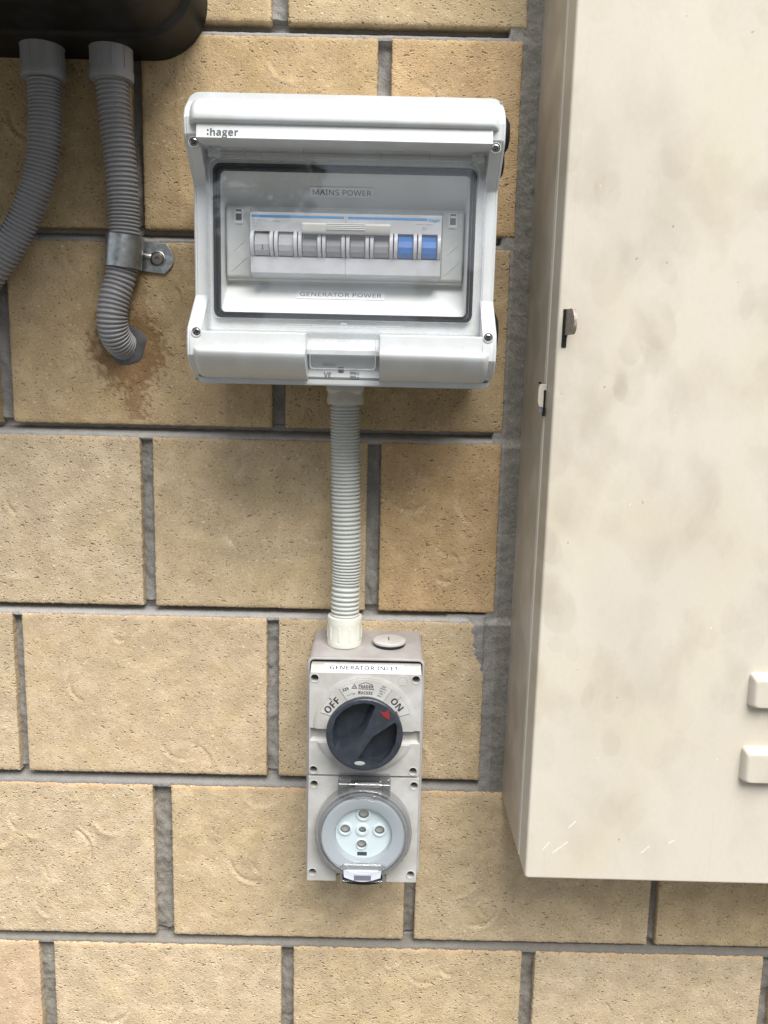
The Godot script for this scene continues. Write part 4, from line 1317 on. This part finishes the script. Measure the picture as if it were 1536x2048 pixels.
	for i in 5: holes.append([Shape.circle(pins[i].x, pins[i].y, [0.0046, 0.0043, 0.0043, 0.0031, 0.0043][i], 20), 0.010, 0.0004])
	holes.append([PackedVector2Array([Vector2(pc.x - 0.0043, pc.y - 0.0256), Vector2(pc.x + 0.0043, pc.y - 0.0256), Vector2(pc.x + 0.0043, pc.y - 0.0216), Vector2(pc.x - 0.0043, pc.y - 0.0216)]), 0.009, 0.0])
	s.prism(Shape.circle(sc.x, sc.y, 0.0247, 56), holes, 0.070, 0.0850)
	var fc := part("socket_face", s, pale, so, 25)
	for i in 5:
		s = Shape.new()
		s.xf = Transform3D(Basis(), Vector3(pins[i].x, pins[i].y, 0.0850))
		var q: float = [0.0046, 0.0043, 0.0043, 0.0031, 0.0043][i]
		var w: float = [0.0019, 0.0017, 0.0017, 0.0026, 0.0006][i]
		s.lathe([[q + w + 0.0002, -0.0004], [q + w, 0.0012], [q + w - 0.0004, 0.0015], [q + 0.0003, 0.0015], [q, 0.0010], [q - 0.0001, -0.003]], 28, false)
		part("pin_sleeve", s, pale, so, 40)
		s = Shape.new()
		s.xf = Transform3D(Basis(), Vector3(pins[i].x, pins[i].y, 0.0745))
		s.lathe([[q * 0.92, 0.0006], [q * 0.92, 0.0016], [q * 0.5, 0.0018]], 16)
		var bore := Shape.new()
		bore.xf = Transform3D(Basis(), Vector3(pins[i].x, pins[i].y, 0))
		bore.ring_in(Shape.at(Shape.circle(0, 0, q - 0.00025, 24), 0.0846), Shape.at(Shape.circle(0, 0, q - 0.0005, 24), 0.0753))
		part("pin_bore_shade", bore, mat(Color(0.085, 0.082, 0.078), 0.7), so, 60)
		part("bore_floor_shade", s, mat(Color(0.12, 0.085, 0.05), 0.5) if i == 4 else mat(Color(0.03, 0.028, 0.026), 0.6), so)
	s = Shape.new()
	s.box(Vector3(pc.x - 0.0043, pc.y - 0.0256, 0.0755), Vector3(pc.x + 0.0043, pc.y - 0.0216, 0.0844))
	part("keyway", s, black, so)
	# clear spring flap
	var clear := pane(Color(0.62, 0.64, 0.66), 0.05)
	var clear_edge := pane(Color(0.20, 0.205, 0.21), 0.42, 0.06)
	var fl := Vector3(0.3164, 0.0068, 0)
	s = Shape.new()
	s.xf = Transform3D(Basis(), fl)
	s.lathe([[0.0362, 0.0935], [0.0362, 0.0978], [0.0352, 0.0990], [0.0, 0.0992]], 64, false)
	var fp := part("clear_flap", s, clear, t, 40)
	s = Shape.new()
	s.xf = Transform3D(Basis(), fl)
	s.lathe([[0.0426, 0.0826], [0.0428, 0.0905], [0.0424, 0.0935], [0.0410, 0.0944], [0.0396, 0.0936], [0.0390, 0.0925], [0.0384, 0.0936], [0.0374, 0.0948], [0.0366, 0.0940], [0.0363, 0.0900], [0.0363, 0.0860]], 72, false)
	part("flap_ring", s, clear_edge, fp, 50)
	s = Shape.new()
	s.frame(Shape.rrect(0.2938, 0.0400, 0.3394, 0.0590, 0.0015, 4), Shape.rrect(0.3040, 0.0405, 0.3318, 0.0565, 0.001, 4), 0.0830, 0.0935, 0.0012)
	part("hinge_block", s, pane(Color(0.10, 0.105, 0.11), 0.30, 0.08), fp)
	s = Shape.new()
	var coil := PackedVector3Array()
	for i in 13 * 12: coil.append(Vector3(0.3092 + 0.0215 * i / 156.0, 0.0522 + 0.0030 * cos(TAU * i / 12.0), 0.0912 + 0.0030 * sin(TAU * i / 12.0)))
	s.tube(coil, PackedFloat32Array([0.00055]), 6)
	s.tube(PackedVector3Array([Vector3(0.2945, 0.0522, 0.0912), Vector3(0.3388, 0.0522, 0.0912)]), PackedFloat32Array([0.0009]), 8)
	part("spring", s, mat(Color(0.70, 0.69, 0.67), 0.25, 1.0), fp, 50)
	s = Shape.new()
	s.box(Vector3(0.3050, 0.0470, 0.0825), Vector3(0.3305, 0.0560, 0.0840), 0.0004)
	part("hinge_bed", s, mat(Color(0.13, 0.13, 0.125), 0.5), fp)
	# latch clip of the flap
	s = Shape.new()
	var arc := PackedVector2Array()
	for i in 13: arc.append(Vector2(0.2988 + 0.0352 * i / 12.0, -0.0412 - 0.0024 * sin(PI * i / 12.0)))
	arc.append(Vector2(0.3340, -0.0340)); arc.append(Vector2(0.2988, -0.0340))
	s.prism(arc, [], 0.0790, 0.0900)
	var cp := part("latch_clip", s, black, t, 30)
	s = Shape.new()
	var arc2 := PackedVector2Array()
	for i in 13: arc2.append(Vector2(0.3004 + 0.0320 * i / 12.0, -0.0330 - 0.0040 * sin(PI * i / 12.0)))
	arc2.append(Vector2(0.3330, -0.0270)); arc2.append(Vector2(0.2998, -0.0270))
	s.prism(arc2, [], 0.0900, 0.0955)
	part("clip_face", s, mat(Color(0.62, 0.64, 0.70), 0.25), cp, 30)
	s = Shape.new()
	s.box(Vector3(0.3092, -0.0356, 0.0950), Vector3(0.3240, -0.0306, 0.0960), 0.0003)
	part("clip_grip", s, mat(Color(0.16, 0.17, 0.20), 0.4), cp)
	s = Shape.new()
	s.box(Vector3(0.2962, -0.0395, 0.0800), Vector3(0.2990, -0.0215, 0.0940), 0.0008)
	s.box(Vector3(0.3338, -0.0395, 0.0800), Vector3(0.3366, -0.0215, 0.0940), 0.0008)
	s.box(Vector3(0.2990, -0.0272, 0.0880), Vector3(0.3338, -0.0215, 0.0940), 0.0010)
	s.box(Vector3(0.2985, -0.0392, 0.0902), Vector3(0.3343, -0.0380, 0.0930), 0.0004)
	part("clip_frame", s, clear_edge, cp)

func sector(c: Vector2, r0: float, r1: float, a0: float, a1: float) -> PackedVector2Array:
	var o := PackedVector2Array()
	for i in 9: o.append(polar2(c, r1, lerpf(a0, a1, i / 8.0)))
	for i in 9: o.append(polar2(c, r0, lerpf(a1, a0, i / 8.0)))
	return o

func polar2(c: Vector2, r: float, deg: float) -> Vector2:
	return c + Vector2(cos(deg_to_rad(deg)), sin(deg_to_rad(deg))) * r

func polar(c: Vector2, r: float, deg: float, z: float) -> Vector3:
	var p := polar2(c, r, deg)
	return Vector3(p.x, p.y, z)

func bar2(s: Shape, a: Vector2, b: Vector2, w: float, z: float) -> void:
	var d := (b - a).normalized() * w / 2
	var n := Vector2(-d.y, d.x)
	s.slab(PackedVector2Array([a - d - n, b + d - n, b + d + n, a - d + n]), z - 0.0002, z + 0.0001)


# ------------------------------------------------------------------ trees across the yard, mirrored in the clear plastic
func build_tree(called: String, label: String, at: Vector3, height: float, low: float, wide: float, n: int, s: int) -> void:
	var t := thing(called, label, "tree", at, "trees across the yard")
	var r := RandomNumberGenerator.new()
	r.seed = s
	var bark := mat(Color(0.12, 0.095, 0.07), 0.9)
	var tr := Shape.new()
	var top := at + Vector3(r.randf_range(-0.1, 0.1), height * 0.85, 0)
	var path := smooth_path([at, at + Vector3(0.05, height * 0.3, 0.04), at + Vector3(-0.04, height * 0.6, 0), top], height / 12.0)
	var radii := PackedFloat32Array()
	for i in path.size(): radii.append(lerpf(0.07, 0.012, float(i) / path.size()) * height / 4.0)
	tr.tube(path, radii, 8)
	var tips := [top]
	for k in 9:
		var f := r.randf_range(0.3, 0.9)
		var a := r.randf() * TAU
		var from := at + Vector3(0, height * f * 0.85, 0)
		var to := from + Vector3(cos(a) * wide * 0.75, wide * 0.35, sin(a) * wide * 0.6)
		tr.tube(PackedVector3Array([from, from.lerp(to, 0.5) + Vector3(0, 0.05, 0), to]), PackedFloat32Array([0.03, 0.02, 0.008]), 6)
		tips.append(to)
	part("trunk", tr, bark, t)
	var leaf := Shape.new()
	leaf.quad(Vector3(-0.5, 0, 0), Vector3(0, -0.28, 0.08), Vector3(0.5, 0, 0), Vector3(0, 0.28, 0.08))
	base = Vector3.ZERO
	var lm := mat(Color(1, 1, 1), 0.6)
	lm.vertex_color_use_as_albedo = true
	lm.backlight_enabled = true; lm.backlight = Color(0.25, 0.3, 0.1)
	var mm := MultiMesh.new()
	mm.transform_format = MultiMesh.TRANSFORM_3D
	mm.use_colors = true
	mm.mesh = leaf.commit(Vector3.ZERO)
	mm.instance_count = n
	var clumps := []
	for k in 26:
		var y := r.randf()
		var a := r.randf() * TAU
		var q := wide * sqrt(r.randf()) * (0.45 + 0.55 * sin(PI * clampf(0.12 + y * 0.85, 0, 1)))
		clumps.append([Vector3(cos(a) * q, lerpf(low, height, y), sin(a) * q), wide * r.randf_range(0.22, 0.42)])
	for i in n:
		var c: Array = clumps[r.randi() % clumps.size()]
		var d := Vector3(r.randfn(), r.randfn(), r.randfn()).normalized() * pow(r.randf(), 0.4) * float(c[1])
		var b := Basis(Vector3(r.randfn(), r.randfn(), r.randfn()).normalized(), r.randf() * TAU).scaled(Vector3.ONE * r.randf_range(0.10, 0.18))
		mm.set_instance_transform(i, Transform3D(b, c[0] + d))
		var g := r.randf_range(0.6, 1.2)
		mm.set_instance_color(i, Color(0.050 * g, 0.075 * g, 0.026 * g))
	var o := MultiMeshInstance3D.new()
	o.set_meta("kind", "stuff")
	o.name = "crown"; o.multimesh = mm; o.material_override = lm
	t.add_child(o, true)

func build_yard() -> void:
	build_tree("leafy_tree", "broad leafy green tree left of the middle gap across the yard", Vector3(-1.75, -Y0, 6.6), 4.3, 0.5, 1.30, 12000, 1)
	build_tree("leafy_tree", "broad leafy green tree right of the middle gap across the yard", Vector3(2.00, -Y0, 6.9), 4.6, 0.4, 1.30, 12000, 2)
	build_tree("leafy_tree", "tall green tree farthest to the left across the yard", Vector3(-4.6, -Y0, 7.2), 5.2, 0.5, 1.6, 12000, 4)
	build_tree("leafy_tree", "tall green tree farthest to the right across the yard", Vector3(5.0, -Y0, 7.4), 5.0, 0.5, 1.6, 12000, 5)


# ------------------------------------------------------------------
func _ready() -> void:
	rng.seed = 4
	fine.seed = 3; fine.noise_type = FastNoiseLite.TYPE_SIMPLEX_SMOOTH; fine.frequency = 1.0; fine.fractal_octaves = 2
	broad.seed = 8; broad.noise_type = FastNoiseLite.TYPE_SIMPLEX_SMOOTH; broad.frequency = 1.0; broad.fractal_octaves = 3
	# camera, held by hand and tipped down a little
	var cam := Camera3D.new()
	cam.name = "camera"
	cam.fov = 63.63
	cam.near = 0.02; cam.far = 400.0
	cam.position = Vector3(0.32766, 0.40033 + Y0, 0.76094)
	cam.rotation = Vector3(-0.159716, -0.001104, 0.022306)
	add_child(cam)
	# bright overcast sky
	var env := Environment.new()
	env.background_mode = Environment.BG_SKY
	var sky := Sky.new()
	var sm := ProceduralSkyMaterial.new()
	sm.sky_top_color = Color(0.90, 0.93, 0.98)
	sm.sky_horizon_color = Color(0.56, 0.58, 0.60)
	sm.sky_curve = 0.25
	sm.sky_energy_multiplier = 1.05
	sm.ground_bottom_color = Color(0.30, 0.29, 0.27)
	sm.ground_horizon_color = Color(0.45, 0.45, 0.43)
	sky.sky_material = sm
	env.sky = sky
	env.tonemap_mode = Environment.TONE_MAPPER_LINEAR
	env.tonemap_exposure = 1.62
	env.sdfgi_enabled = true; env.ssao_enabled = true; env.ssil_enabled = true
	var we := WorldEnvironment.new()
	we.name = "environment"
	we.environment = env
	add_child(we)
	var sun := DirectionalLight3D.new()
	sun.name = "sun"
	sun.light_energy = 1.12
	sun.light_color = Color(1.0, 0.985, 0.96)
	sun.light_angular_distance = 40.0
	sun.sky_mode = DirectionalLight3D.SKY_MODE_LIGHT_ONLY
	sun.shadow_enabled = true
	sun.rotation = Vector3(deg_to_rad(-55), deg_to_rad(20), 0)
	add_child(sun)
	# ground
	var g := Shape.new()
	g.box(Vector3(-150, -0.3, -150), Vector3(150, 0.0, 150))
	base = Vector3.ZERO
	var gm := worn(mat(Color(0.15, 0.145, 0.135), 0.9), grime_texture(0.6, 99), 0.4)
	var ground := part("ground", g, gm, self)
	ground.set_meta("kind", "structure")
	build_wall()
	var grime := grime_texture(0.93, 51)
	build_black_box()
	build_conduits(grime)
	build_cabinet()
	build_board(grime)
	build_inlet(grime_texture(0.86, 53, 0.012, 700))
	build_yard()
